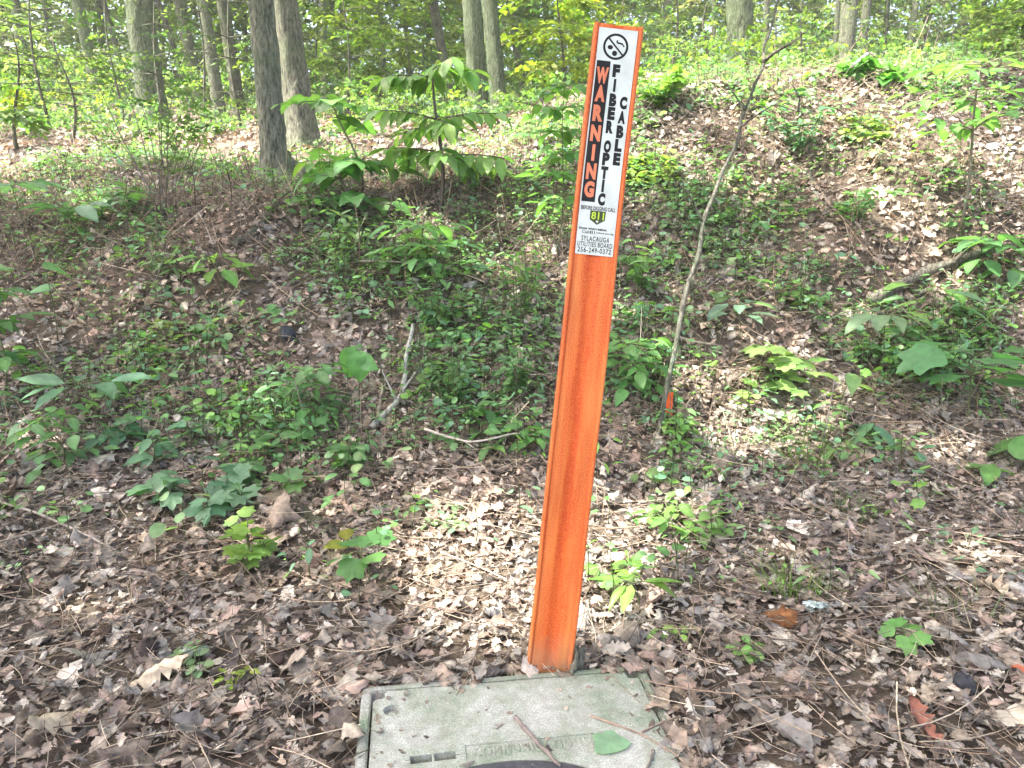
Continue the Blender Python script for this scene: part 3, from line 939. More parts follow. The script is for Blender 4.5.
# foreground seedlings
pl('maple_seedling', 'bright yellow-green maple seedling alone on the brown litter, left of centre', 'seedling', (257, 574), 52, 52, 'patch', 'maple', 24, (.125, .21, .045), 7, SG)
pl('maple_seedling', 'mid-green maple seedling with four lobed leaves left of the post', 'seedling', (366, 586), 42, 60, 'umbrella', 'maple', 34, (.07, .16, .05), 6, SG, layers=1)
pl('fading_leaf_plant', 'short plant with one broad yellowing leaf beside the four-leaved seedling', 'plant', (348, 560), 26, 20, 'pair', 'ovate', 36, (.19, .18, .03), 2, SG)
pl('green_seedling', 'tiny green seedling low on the litter at lower left', 'seedling', (190, 672), 14, 36, 'patch', 'round', 14, (.17, .26, .12), 4, SG)
pl('green_seedling', 'tiny yellow-green seedling below the maple seedling, near the box', 'seedling', (225, 690), 18, 30, 'patch', 'ovate', 18, YELLOW, 3, SG)
pl('drooping_seedling', 'seedling with long drooping leaves turning yellow right of the post foot', 'seedling', (635, 612), 34, 56, 'umbrella', 'lance', 42, (.11, .19, .04), 7, SG, layers=1)
pl('green_seedling', 'small lobed seedling in the sun patch just right of the post', 'seedling', (617, 582), 18, 34, 'patch', 'maple', 22, BRIGHT, 3, SG)
pl('green_seedling', 'small bright seedling right of the post foot above the box corner', 'seedling', (668, 640), 16, 34, 'patch', 'ovate', 20, (.16, .27, .06), 3, SG)
pl('green_seedling', 'pair of small clover-like seedlings beside the dark stick, right of the box', 'seedling', (752, 660), 16, 30, 'patch', 'round', 14, (.14, .26, .07), 5, SG)
pl('green_seedling', 'small green lobed seedling among brown leaves at lower right', 'seedling', (905, 652), 26, 32, 'umbrella', 'maple', 24, (.10, .22, .06), 5, SG, layers=1)
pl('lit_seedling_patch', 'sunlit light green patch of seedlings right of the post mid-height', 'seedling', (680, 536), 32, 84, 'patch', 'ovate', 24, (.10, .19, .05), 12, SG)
pl('lit_seedling_patch', 'low bright seedling patch touching the left box of shaded litter, below the pale twig', 'seedling', (445, 520), 10, 60, 'patch', 'round', 11, (.14, .22, .10), 6, SG)
# left side of the bank
pl('creeping_seedling', 'wide low plant with blue-green lobed leaves, left foreground edge of the bank', 'plant', (205, 512), 38, 100, 'patch', 'maple', 30, COOL, 8, BP)
pl('creeping_seedling', 'low leafy patch right above the bright maple seedling', 'plant', (300, 475), 34, 120, 'patch', 'maple', 26, GREEN, 9, BP)
pl('creeping_seedling', 'low leafy patch around the small white log on the left', 'plant', (150, 458), 34, 100, 'patch', 'ovate', 30, COOL, 8, BP)
pl('star_leaf_plant', 'star-shaped whorl of long leaves on a thin stem at far left', 'plant', (95, 430), 46, 100, 'umbrella', 'ovate', 46, COOL, 8, BP, layers=1)
pl('creeping_seedling', 'mixed green leafy clump at the left edge below the star-shaped whorl', 'plant', (58, 470), 56, 120, 'layered', 'ovate', 27, GREEN, 26, BP, layers=3)
pl('edge_leaf_plant', 'stem with stacked broad leaves cut off by the left edge', 'plant', (4, 400), 130, 60, 'layered', 'ovate', 32, (.07, .15, .05), 22, BP, layers=4)
pl('broad_leaf_plant', 'thin stem with a single broad leaf near the left edge', 'plant', (58, 345), 78, 24, 'pair', 'heart', 30, GREEN, 2, BP)
pl('star_leaf_plant', 'star-shaped leaf whorl just below the crest at the left edge', 'plant', (24, 246), 58, 84, 'umbrella', 'ovate', 44, COOL, 9, BP, layers=1)
pl('star_leaf_plant', 'star-shaped leaf whorl below the crest, right of the one at the left edge', 'plant', (76, 246), 36, 70, 'umbrella', 'ovate', 36, COOL, 9, BP, layers=1)
pl('leafy_seedling', 'leafy clump at the crest left of the wispy shrub', 'plant', (110, 225), 30, 80, 'patch', 'ovate', 26, GREEN, 10, BP)
pl('five_leaf_plant', 'bright green plant with leaflets below the dark fallen limb', 'plant', (222, 302), 42, 66, 'umbrella', 'ovate', 30, BRIGHT, 12, BP)
pl('leafy_seedling', 'pale grey-green leafy sprigs on the bare slope left of the leaflet plant', 'plant', (150, 292), 24, 70, 'patch', 'ovate', 17, PALE, 7, BP)
pl('leafy_seedling', 'pale yellowish sprig on the bare left slope above the star-leaf whorl', 'plant', (165, 345), 30, 30, 'patch', 'ovate', 14, (.18, .22, .09), 7, BP)
pl('pale_shrub', 'small-leaved pale green shrub below the big heart-shaped leaves', 'shrub', (335, 285), 75, 70, 'shrub', 'ovate', 12, PALE, 70, BP, sr=.0025)
pl('five_leaf_plant', 'small green hickory seedling left of the hanging heart-shaped leaves', 'plant', (315, 425), 56, 80, 'layered', 'ovate', 26, (.07, .15, .05), 30, BP, layers=3)
pl('heart_leaf_plant', 'plant with two large bright heart-shaped leaves hanging down', 'plant', (385, 402), 58, 34, 'hang', 'heart', 32, (.09, .21, .06), 4, BP, lean=-20)
pl('hickory_seedling', 'bright layered hickory seedling at mid bank, pale leaves spread wide', 'plant', (428, 285), 58, 110, 'layered', 'ovate', 30, (.10, .21, .07), 48, BP, layers=3)
pl('heart_leaf_sapling', 'short sapling with large dark green leaves beside the front twin tree', 'sapling', (346, 214), 42, 100, 'layered', 'heart', 28, (.07, .16, .045), 18, BP, stem=(.16, .15, .10), sr=.012, layers=2)
pl('heart_leaf_sapling', 'sapling with level rows of large green leaves right of the twin trees', 'sapling', (362, 196), 86, 140, 'layered', 'heart', 27, (.09, .19, .05), 36, BP, stem=(.14, .12, .09), sr=.006, layers=2, lean=-20)
pl('drooping_leaf_tree', 'small tree with a dark stem and two tiers of drooping bright leaves', 'sapling', (440, 216), 132, 130, 'layered', 'ovate', 29, (.11, .20, .05), 120, BP, stem=(.09, .07, .055), sr=.010, layers=3, span=.55)
# centre
pl('bank_shrub', 'dense small-leaved shrub at mid bank below the hickory seedling', 'shrub', (440, 335), 70, 100, 'shrub', 'ovate', 12, GREEN, 150, BP)
pl('bank_shrub', 'dense small-leaved shrub close left of the post at its middle', 'shrub', (520, 330), 90, 80, 'shrub', 'ovate', 11, (.095, .17, .06), 140, BP)
pl('bank_shrub', 'dark low shrub in the middle of the bank above the twisted branch', 'shrub', (450, 410), 60, 110, 'shrub', 'ovate', 12, DARK, 150, BP)
pl('bank_shrub', 'low shrub at the left edge of the post above the pale twig', 'shrub', (515, 400), 60, 70, 'shrub', 'ovate', 12, GREEN, 110, BP)
pl('broad_leaf_clump', 'clump of broad green leaves touching the post just above the pale twig', 'plant', (505, 452), 34, 90, 'patch', 'ovate', 30, (.07, .16, .045), 8, BP)
pl('tall_herb', 'tall thin herb with leaves up its stem left behind the sticker', 'plant', (556, 262), 165, 62, 'layered', 'ovate', 24, (.08, .17, .045), 48, BP, layers=6, sr=.003, lean=10)
# right
pl('post_side_plant', 'leafy green clump directly right of the post at its middle', 'plant', (632, 402), 60, 80, 'layered', 'ovate', 28, (.08, .17, .05), 34, BP, layers=3)
pl('post_side_plant', 'small-leaved shrub right of the post below the sticker', 'shrub', (640, 300), 60, 60, 'shrub', 'ovate', 16, (.085, .16, .05), 60, BP)
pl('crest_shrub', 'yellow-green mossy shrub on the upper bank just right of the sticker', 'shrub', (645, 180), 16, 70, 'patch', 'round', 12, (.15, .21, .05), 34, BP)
pl('crest_shrub', 'sunlit green shrub at the crest right of the post', 'shrub', (660, 110), 40, 90, 'shrub', 'ovate', 16, (.11, .19, .04), 110, BP)
pl('crest_shrub', 'dark grey-green shrub right of the leaning sapling on the upper bank', 'shrub', (800, 160), 60, 80, 'shrub', 'ovate', 11, COOL, 130, BP)
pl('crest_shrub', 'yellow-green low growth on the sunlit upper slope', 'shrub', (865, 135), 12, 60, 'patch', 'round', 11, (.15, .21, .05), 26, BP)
pl('bank_shrub', 'low shrub in the shade below the sunlit upper slope', 'shrub', (850, 225), 36, 110, 'shrub', 'ovate', 11, GREEN, 110, BP)
pl('pale_leaf_plant', 'plant with pale bluish leaves right of the leaning sapling', 'plant', (738, 340), 36, 80, 'umbrella', 'ovate', 34, (.10, .17, .11), 11, BP)
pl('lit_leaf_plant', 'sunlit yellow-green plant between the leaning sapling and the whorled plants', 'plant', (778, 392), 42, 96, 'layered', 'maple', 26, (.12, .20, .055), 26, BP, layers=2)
pl('whorl_plant', 'whorl of narrow whitish-green leaves on a tall thin stalk', 'plant', (880, 380), 66, 84, 'umbrella', 'ovate', 40, (.13, .20, .11), 8, BP, layers=1)
pl('whorl_plant', 'plant with one raised pale leaf at the end of the fallen limb', 'plant', (930, 340), 48, 100, 'umbrella', 'ovate', 44, (.11, .19, .10), 9, BP)
pl('single_leaf_plant', 'single long level leaf on a leaning stalk above the sedge tuft', 'plant', (838, 410), 40, 36, 'pair', 'ovate', 42, (.12, .22, .08), 2, BP, lean=10)
pl('big_maple_seedling', 'largest star-leaved maple seedling, low at the right', 'plant', (965, 425), 72, 130, 'umbrella', 'maple', 50, (.065, .16, .055), 12, BP, layers=2, sr=.003)
pl('leafy_seedling', 'leafy clump left of the big star-leaved maple seedling', 'plant', (910, 375), 34, 90, 'patch', 'ovate', 30, GREEN, 10, BP)
pl('pair_leaf_plant', 'low plant with a pair of rounded leaves below the single long leaf', 'plant', (870, 450), 28, 60, 'pair', 'round', 36, COOL, 3, BP)
pl('pair_leaf_plant', 'low plant with a pair of pointed leaves near the right edge', 'plant', (988, 480), 20, 56, 'pair', 'ovate', 34, (.09, .20, .05), 3, BP)
pl('pair_leaf_plant', 'stem with rounded leaves cut off by the right edge', 'plant', (1022, 470), 40, 50, 'pair', 'round', 36, (.08, .18, .05), 4, BP)
pl('leafy_seedling', 'leafy plant above the fallen limb at the right edge', 'plant', (990, 275), 34, 110, 'layered', 'ovate', 34, (.07, .16, .055), 24, BP, layers=2)
pl('layered_sapling', 'sapling with several level tiers of broad leaves at the upper right', 'sapling', (960, 232), 155, 165, 'layered', 'ovate', 28, (.09, .19, .05), 70, BP, stem=(.15, .13, .09), sr=.006, layers=3, span=.34)
pl('leafy_seedling', 'small leafy patch beside the bare white twig at upper right', 'plant', (880, 84), 16, 60, 'patch', 'heart', 26, (.07, .17, .04), 5, BP)
pl('leafy_seedling', 'small green seedlings by the orange flag under the leaning sapling', 'plant', (676, 448), 26, 50, 'patch', 'ovate', 18, (.10, .20, .045), 9, BP)


def grass(label, base, rise, width, n, col):
    P0 = G(*base); D = proj(P0)[2]; s = D / F
    m = MB()
    for _ in range(n):
        rr = width * s / 2 * rng.random() ** .6; az = rng.uniform(0, 2 * PI)
        b = np.array([rr * math.cos(az), rr * math.sin(az) * .7, 0]); b[2] = float(H(P0[0] + b[0], P0[1] + b[1])) - P0[2]
        L = rise * s * rng.uniform(.5, 1.2); tt = np.linspace(0, 1, 6); o = rng.uniform(.2, 1.0); a2 = az + rng.normal(0, .7)
        pth = b + np.stack([L * o * tt ** 1.8 * math.cos(a2), L * o * tt ** 1.8 * math.sin(a2), L * (tt - .3 * o * tt * tt)], 1)
        wd = .0016 * (1.05 - tt)[:, None] * np.array([-math.sin(a2), math.cos(a2), 0])
        v = np.concatenate([pth - wd, pth + wd, pth + [0, 0, .0006]]); k = 6; t = []
        for i in range(k - 1):
            t += [(i, k * 2 + i, i + 1), (i + 1, k * 2 + i, k * 2 + i + 1), (k + i, k + i + 1, k * 2 + i), (k + i + 1, k * 2 + i + 1, k * 2 + i)]
        m.add(v, np.array(t), gcol(1, col, .2)[0])
    o = m.build('grass_tuft', M_LEAF); o.location = P0
    return tag(o, label, 'grass tuft', 'grass tufts')


grass('bright green grass tuft on the litter right of the box', (790, 598), 42, 60, 90, (.14, .23, .05))
grass('sparse yellowish grass tuft among brown leaves at the right', (960, 618), 36, 80, 40, (.15, .19, .07))
grass('spiky sedge tuft under the sunlit patch right of the leaning sapling', (808, 468), 46, 50, 60, (.14, .21, .05))
grass('short fine grass tuft left of the spiky sedge, on shaded litter', (845, 520), 30, 60, 40, (.12, .18, .06))


# ------------------------------------------------------------------ wispy thin-stemmed shrub at left, leaning sapling
P0 = G(165, 222)
e = empty('wispy_shrub', P0, 'wispy shrub of many thin stems with fine leaves below the mossy trunk', 'shrub')
D = proj(P0)[2]; s = D / F
st = MB(); lf = MB()
for k in range(14):
    st = MB()
    dx = rng.uniform(-100, 75) * s; hh = rng.uniform(90, 215) * s; dy = rng.uniform(-.25, .25); tt = np.linspace(0, 1, 8)
    pth = np.stack([rng.normal(0, .03) + dx * tt ** 1.4, rng.normal(0, .03) + dy * tt, hh * tt - .02], 1) + .012 * np.sin(np.outer(tt, [9, 7, 3]) + k)
    st.tube(pth, .0036 * (1.1 - .85 * tt), (.15, .13, .10), 5); st.build('stem', M_TWIG, e, smooth=True)
    if hh / s > 120:
        m = 7; f = rng.uniform(.4, 1, m); T = np.stack([np.interp(f, tt, pth[:, i]) for i in range(3)], 1)
        M = frames(ad(rng.uniform(0, 2 * PI, m), rng.normal(.1, .3, m)), roll=rng.normal(0, .3, m)) * rng.uniform(.12, .22, m)[:, None, None]
        lf.inst(P_FINE, M, T, gcol(m, (.10, .17, .06)))
lf.build('foliage', M_CROWN, e)

B0 = G(652, 442); Db = proj(B0)[2]
pts_px = [(652, 442, 0), (668, 385, .0), (690, 280, .06), (703, 225, .1), (722, 175, .14), (740, 128, .17), (752, 92, .2), (763, 62, .22), (770, 30, .25), (779, -10, .28), (790, -60, .3)]
pth = np.array([at(a, b, Db + d) for a, b, d in pts_px]); pth[0] = B0 - [0, 0, .03]
e = empty('leaning_sapling', B0, 'thin bare grey sapling leaning right, forked near its top', 'sapling')
m = MB()
tt = np.linspace(0, 1, 60); ti = np.linspace(0, 1, len(pth)); sm = np.stack([np.interp(tt, ti, pth[:, i]) for i in range(3)], 1)
sm[1:-1] = (sm[:-2] + sm[1:-1] + sm[2:]) / 3; sm[:, 0] += .006 * np.sin(tt * 31) + .004 * np.sin(tt * 57)
m.tube(sm - B0, .0088 * (1.1 - .6 * tt) * (1 + .1 * np.sin(tt * 83)), (.18, .175, .135), 10)
m.build('trunk', M_BARK, e, smooth=True)
m = MB()
for pp in ([(763, 62, .22), (775, 52, .18), (792, 43, .12), (808, 30, .1)], [(703, 222, .1), (688, 192, .05), (672, 178, .0)], [(740, 128, .17), (752, 118, .12), (775, 104, .05), (798, 112, .0)], [(798, 112, 0), (800, 98, 0), (792, 84, .0)], [(745, 110, .17), (730, 88, .2), (716, 78, .2)]):
    q = np.array([at(a, b, Db + d) for a, b, d in pp]) - B0; t4 = np.linspace(0, 1, 12)
    q = np.stack([np.interp(t4, np.linspace(0, 1, len(q)), q[:, i]) for i in range(3)], 1)
    m.tube(q, .0085 * (1.0 - .75 * t4) if pp[0][1] == 62 else .005 * (1 - .7 * t4), (.20, .18, .14), 6)
m.build('branch', M_BARK, e, smooth=True)


# ------------------------------------------------------------------ fallen wood
def stick(name, label, cat, pxs, rad, col, lift=.01, forks=(), air=None, taper=.5, group='fallen sticks and limbs'):
    q = []
    for i, (a, b) in enumerate(pxs):
        p = G(a, b); p = p + np.array([0, 0, lift + (air[i] if air else 0)]); q.append(p)
    q = np.array(q); o = q[0].copy()
    tt = np.linspace(0, 1, 24); ti = np.linspace(0, 1, len(q))
    s_ = np.stack([np.interp(tt, ti, q[:, i]) for i in range(3)], 1)
    s_[1:-1] = (s_[:-2] + 2 * s_[1:-1] + s_[2:]) / 4
    s_ += .15 * rad * np.sin(np.outer(tt, [23, 31, 17]) + rng.uniform(0, 6))
    m = MB(); m.tube(s_ - o, rad * (1.1 - taper * tt) * (1 + .1 * rng.normal(size=24)), np.array(col), 9)
    for (f, dx, dy, dz) in forks:
        c = np.array([np.interp(f, tt, s_[:, i]) for i in range(3)]) - o; t5 = np.linspace(0, 1, 6)
        m.tube(c + t5[:, None] * np.array([dx, dy, dz]), rad * .5 * (1 - .7 * t5), np.array(col), 6)
    b = m.build(name, M_BARK if rad > .015 else M_TWIG, smooth=True); b.location = o
    return tag(b, label, cat, group)


stick('fallen_limb', 'dark mossy fallen limb slanting below the twin trees', 'branch', [(233, 250), (255, 235), (272, 215), (285, 195)], .018, (.12, .13, .09), .02)
stick('fallen_limb', 'thick grey fallen limb lying on the slope at the right edge', 'branch', [(868, 312), (905, 292), (950, 272), (985, 262), (1040, 248)], .024, (.24, .21, .17), .05, [(.5, .1, -.05, .12)])
stick('white_log', 'small whitish broken log among seedlings at the left', 'log', [(183, 436), (200, 441), (218, 446)], .016, (.45, .42, .36), .05, taper=.2)
stick('twisted_branch', 'twisted lichen-grey branch standing up at mid bank', 'branch', [(372, 432), (392, 418), (404, 405), (406, 385), (414, 352)], .011, (.33, .33, .28), .0, [(.35, -.05, 0, .12), (.5, .05, .02, .07)], [0.02, .04, .05, .09, .12])
stick('broken_stub', 'short pale upright stub left of the twisted branch', 'branch', [(376, 428), (380, 412), (384, 398)], .008, (.34, .29, .22), .0, air=[0, .03, .06])
stick('pale_twig', 'pale bare twig reaching toward the post at mid height', 'twig', [(425, 452), (448, 460), (470, 466), (492, 462), (515, 456), (545, 458)], .0042, (.50, .42, .35), .085, [(.35, .05, -.02, -.03)])
stick('bare_twig', 'bone-white forked bare twig at the sunlit crest, upper right', 'twig', [(850, 88), (866, 74), (880, 58)], .008, (.55, .52, .46), .12, [(.6, -.10, 0, .05)])
stick('dark_stick', 'dark slanting stick on the litter right of the grass tuft', 'stick', [(853, 608), (868, 596), (886, 582)], .008, (.13, .10, .085), .03, taper=.3)
stick('dark_stick', 'flat dark decayed stick above the box corner at right', 'stick', [(706, 652), (735, 654), (762, 658)], .008, (.10, .085, .07), .02)
stick('curved_twig', 'thin curved twig right of the rusty leaf clod', 'twig', [(792, 690), (800, 664), (815, 645), (835, 628)], .0045, (.24, .19, .15), .02)
stick('long_twig', 'long thin twig on the litter from the left edge', 'twig', [(-10, 508), (40, 524), (80, 542), (118, 562)], .0045, (.27, .23, .19), .035, [(.5, .1, .08, .0)])
stick('long_twig', 'thin twig arching over the litter at far left, above the long one', 'twig', [(0, 552), (60, 535), (105, 508), (140, 492)], .004, (.24, .20, .16), .03)
stick('dark_stick', 'dark rotten stick by the left edge under green leaves', 'stick', [(-6, 458), (25, 464), (50, 470)], .014, (.11, .095, .08), .02)
stick('bank_twig', 'bare twig crossing the undergrowth above the hanging heart leaves', 'twig', [(362, 282), (410, 284), (450, 290), (485, 304)], .0045, (.28, .24, .18), .10)
stick('bank_twig', 'pale crooked twig lying right of the post beside leafy clump', 'twig', [(612, 325), (645, 332), (690, 348), (715, 352)], .008, (.34, .28, .22), .03, [(.4, .1, .05, .06)])
stick('bark_slab', 'short rotting log half sunk in litter above the four-leaved seedling', 'log', [(292, 508), (310, 518), (335, 535)], .028, (.17, .135, .10), -.004, taper=.3)


# ------------------------------------------------------------------ small things lying about
def lump_obj(name, label, cat, base, rx, ry, rz, col, material, rough=.16, group=None, z=0, P=None, spikes=0):
    u, v = 20, 12; Pb = G(*base) if P is None else np.array(P)
    th, ph = np.meshgrid(np.arange(u) * 2 * PI / u, np.linspace(.05, PI - .05, v))
    r = 1 + rough * (np.sin(3 * th + 1.3 * ph + Pb[0] * 9) * .5 + np.cos(5 * ph + th) * .35 + rng.normal(0, .4, th.shape))
    if spikes: r = 1 + .35 * ((np.arange(u)[None] + np.arange(v)[:, None]) % 2)
    V = np.stack([rx * r * np.sin(ph) * np.cos(th), ry * r * np.sin(ph) * np.sin(th), rz * r * np.cos(ph)], -1).reshape(-1, 3)
    i, j = np.meshgrid(np.arange(v - 1), np.arange(u), indexing='ij'); j2 = (j + 1) % u
    a, b, c, d = (i * u + j).ravel(), (i * u + j2).ravel(), ((i + 1) * u + j2).ravel(), ((i + 1) * u + j).ravel()
    k = np.arange(u); n_ = u * v; e_ = (v - 1) * u
    V = np.concatenate([V, [[0, 0, rz]], [[0, 0, -rz]]])
    t = np.concatenate([np.stack([a, c, b], 1), np.stack([a, d, c], 1), np.stack([np.full(u, n_), k, (k + 1) % u], 1), np.stack([np.full(u, n_ + 1), e_ + (k + 1) % u, e_ + k], 1)])
    m = MB(); m.add(V, t, np.array(col)); o = m.build(name, material, smooth=not spikes)
    o.location = Pb + np.array([0, 0, rz * .6 + z + (.016 if P is None else 0)]); o.rotation_euler = (rng.normal(0, .15), rng.normal(0, .15), rng.uniform(0, 6))
    return tag(o, label, cat, group)


lump_obj('rusty_clod', 'rusty orange-brown clod on the litter beside pale lichen', 'clod', (784, 628), .034, .022, .020, (.20, .085, .03), M_STONE, .32)
lump_obj('dark_stone', 'small black stone among leaves at lower right', 'stone', (962, 697), .024, .018, .022, (.035, .036, .042), M_STONE)
lump_obj('dark_stone', 'dark rounded stone on the left bank slope', 'stone', (288, 344), .036, .03, .04, (.05, .055, .06), M_STONE)
lump_obj('grey_clod', 'dark grey clod of earth right of the post foot', 'clod', (612, 655), .04, .022, .017, (.12, .11, .10), M_STONE, .3)
lump_obj('seed_ball', 'spiky dark seed ball, left one on the lower left litter', 'seed ball', (150, 660), .019, .019, .019, (.06, .045, .04), M_STONE, group='spiky seed balls', spikes=1)
lump_obj('seed_ball', 'spiky dark seed ball in the litter below the tiny green seedling', 'seed ball', (278, 668), .014, .014, .014, (.09, .065, .05), M_STONE, group='spiky seed balls', spikes=1)
lump_obj('seed_ball', 'spiky brown seed ball above the other two at lower left', 'seed ball', (106, 640), .013, .013, .013, (.12, .085, .06), M_STONE, group='spiky seed balls', spikes=1)


def loose_leaf(name, label, P, size, az, col, proto, material, tilt=(0, 0), cat='leaf', group=None, lift=.01):
    m = MB(); v, t, c = proto
    Rm = np.array(Matrix.Rotation(tilt[0], 3, 'X') @ Matrix.Rotation(tilt[1], 3, 'Y'))
    v2 = (v - [0, .4, 0]) @ Rm.T * size; m.add(v2, t, np.array(col) * c); m.add(v2 - [0, 0, .0006], t[:, ::-1], np.array(col) * c)
    o = m.build(name, material); o.location = np.array(P) + [0, 0, lift]; o.rotation_euler = (0, 0, az)
    return tag(o, label, cat, group)


loose_leaf('red_leaf', 'orange-red dead leaf near the right edge, low down', G(1012, 680), .07, 1.2, (.42, .11, .05), P_OAK[4], M_LITTER, lift=.035)
loose_leaf('red_leaf', 'dull red-brown oak leaf on the litter at lower right', G(902, 722), .10, .4, (.30, .12, .075), P_OAK[0], M_LITTER, lift=.035)
loose_leaf('pale_leaf', 'large pale tan dead leaf at the lower left', G(130, 690), .13, 2.0, (.47, .39, .28), P_OAK[3], M_LITTER, lift=.03)
loose_leaf('pale_leaf', 'large pale tan leaf in the bottom left corner', G(35, 748), .15, 2.6, (.44, .36, .26), P_OAK[9], M_LITTER, lift=.03)
loose_leaf('pale_leaf', 'wide pale tan dead leaf at the right, below the sparse grass', G(975, 590), .14, .2, (.46, .38, .28), P_OAK[6], M_LITTER, lift=.035)
loose_leaf('pale_leaf', 'bleached long dead leaf on the left litter, above its lower corner', G(262, 520), .10, 1.2, (.40, .33, .25), P_OAK[12], M_LITTER, lift=.03)


def lichen(label, base, n, w, col):
    P = G(*base); m = MB()
    for _ in range(n):
        q = rng.normal(0, w, 3) * [1, .45, 0]; v, t, c = P_MAPLE[rng.integers(0, 6)]
        R_ = np.array(Matrix.Rotation(rng.uniform(0, 6), 3, 'Z') @ Matrix.Rotation(rng.normal(0, .6), 3, 'X')); V = (v - [0, .4, 0]) @ R_.T * rng.uniform(.014, .026)
        m.add(V + q + [0, 0, rng.uniform(.02, .032)], t, np.array(col) * rng.uniform(.8, 1.15))
    o = m.build('lichen_flake', M_LITTER); o.location = P
    tag(o, label, 'lichen', 'pale lichen flakes')


lichen('pale blue-green lichen flake beside the rusty clod', (814, 614), 26, .016, (.50, .60, .57))
lichen('pale green lichen flake on the left litter beside the seed balls', (196, 661), 26, .018, (.33, .46, .36))

# small orange flag by the leaning sapling
P0 = G(667, 424); s = proj(P0)[2] / F
e = empty('marker_flag', P0, 'small bright orange flag strip beside the leaning sapling foot', 'flag')
m = MB(); m.tube([(0, 0, -.02), (0, 0, .5 * 34 * s), (.002, 0, 34 * s)], .0018, (.35, .33, .30), 6); m.build('wire', M_TWIG, e)
m = MB(); zz = np.linspace(9 * s, 33 * s, 8); xx = np.linspace(-4.5 * s, 4.5 * s, 4)
V = np.array([(x + .002 * math.sin(z * 60), -.004 + .004 * math.sin(z * 90 + x * 200), z) for z in zz for x in xx]); V2 = V + [0, .002, 0]
t = []
for i in range(7):
    for j in range(3):
        a = i * 4 + j; t += [(a, a + 1, a + 5), (a, a + 5, a + 4)]
t = np.array(t); m.add(V, t, (.80, .13, .03)); m.add(V2, t[:, ::-1], (.80, .13, .03)); m.build('flag_strip', M_STEM, e)


# ------------------------------------------------------------------ lettering helpers
def text_mesh(body, bold=.0, space=1.0):
    cu = bpy.data.curves.new('t', 'FONT'); cu.body = body; cu.size = 1; cu.offset = bold; cu.space_character = space; cu.resolution_u = 4
    ob = bpy.data.objects.new('t', cu); COL.objects.link(ob)
    me = bpy.data.meshes.new_from_object(ob.evaluated_get(bpy.context.evaluated_depsgraph_get()))
    v = np.array([q.co[:] for q in me.vertices]); me.calc_loop_triangles()
    t = np.array([q.vertices[:] for q in me.loop_triangles])
    bpy.data.objects.remove(ob); bpy.data.curves.remove(cu); bpy.data.meshes.remove(me)
    lo, hi = v.min(0), v.max(0)
    v = (v - (lo + hi) / 2); v[:, :2] /= (hi - lo)[:2]
    return v, t


def put_text(mb, body, cx, cz, wd, ht, y, col, bold=.0, space=1.0):
    """lettering on a face whose outward normal is -Y; x to the right, z up"""
    v, t = text_mesh(body, bold, space)
    mb.add(np.stack([cx + v[:, 0] * wd, np.full(len(v), y), cz + v[:, 1] * ht], 1), t, np.array(col))


def quad(mb, x0, x1, z0, z1, y, col):
    mb.add([(x0, y, z0), (x1, y, z0), (x1, y, z1), (x0, y, z1)], [(0, 1, 2), (0, 2, 3)], np.array(col))


# ------------------------------------------------------------------ the marker post
def b_orange(t, out, N, L):
    n = noise(N, L, t, 420, 2); n2 = noise(N, L, t, 14, 5, stretch=(1, 1, .25)); n3 = noise(N, L, t, 55, 4, stretch=(1, 1, .08))
    r = ramp(N, [(.38, (.43, .066, .011)), (.5, (.54, .094, .016)), (.66, (.61, .18, .048))]); L(n.outputs[0], r.inputs[0])
    r2 = ramp(N, [(.35, (.80, .76, .72)), (.65, (1.07, 1.08, 1.08))]); L(n2.outputs[0], r2.inputs[0])
    c = mul(N, L, r.outputs[0], r2.outputs[0])
    r3 = ramp(N, [(.44, 0.0), (.66, .6)]); L(n3.outputs[0], r3.inputs[0])
    c = mixc(N, L, r3.outputs[0], c, (.60, .19, .042))
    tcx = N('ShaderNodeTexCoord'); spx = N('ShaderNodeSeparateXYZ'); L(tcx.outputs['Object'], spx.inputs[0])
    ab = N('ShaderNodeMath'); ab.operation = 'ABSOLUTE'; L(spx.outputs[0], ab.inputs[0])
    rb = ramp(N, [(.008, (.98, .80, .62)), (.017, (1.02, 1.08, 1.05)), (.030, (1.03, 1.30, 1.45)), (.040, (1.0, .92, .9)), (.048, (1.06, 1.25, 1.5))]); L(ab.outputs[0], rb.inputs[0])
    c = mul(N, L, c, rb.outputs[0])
    # grime splashed up from the ground on the lowest few centimetres
    tc = N('ShaderNodeTexCoord'); sp = N('ShaderNodeSeparateXYZ'); L(tc.outputs['Object'], sp.inputs[0])
    nz = noise(N, L, t, 45, 4); ad_ = N('ShaderNodeMath'); ad_.operation = 'MULTIPLY_ADD'; ad_.inputs[1].default_value = .10; L(nz.outputs[0], ad_.inputs[0]); L(sp.outputs[2], ad_.inputs[2])
    rg = ramp(N, [(.07, .8), (.16, 0.0)]); L(ad_.outputs[0], rg.inputs[0])
    c = mixc(N, L, rg.outputs[0], c, (.30, .16, .08))
    p = N('ShaderNodeBsdfPrincipled'); L(c, p.inputs['Base Color']); p.inputs['Roughness'].default_value = .55; p.inputs['Specular IOR Level'].default_value = .3
    bp = N('ShaderNodeBump'); bp.inputs['Strength'].default_value = .25; bp.inputs['Distance'].default_value = .001
    L(n.outputs[0], bp.inputs['Height']); L(bp.outputs[0], p.inputs['Normal']); L(p.outputs[0], out.inputs[0])


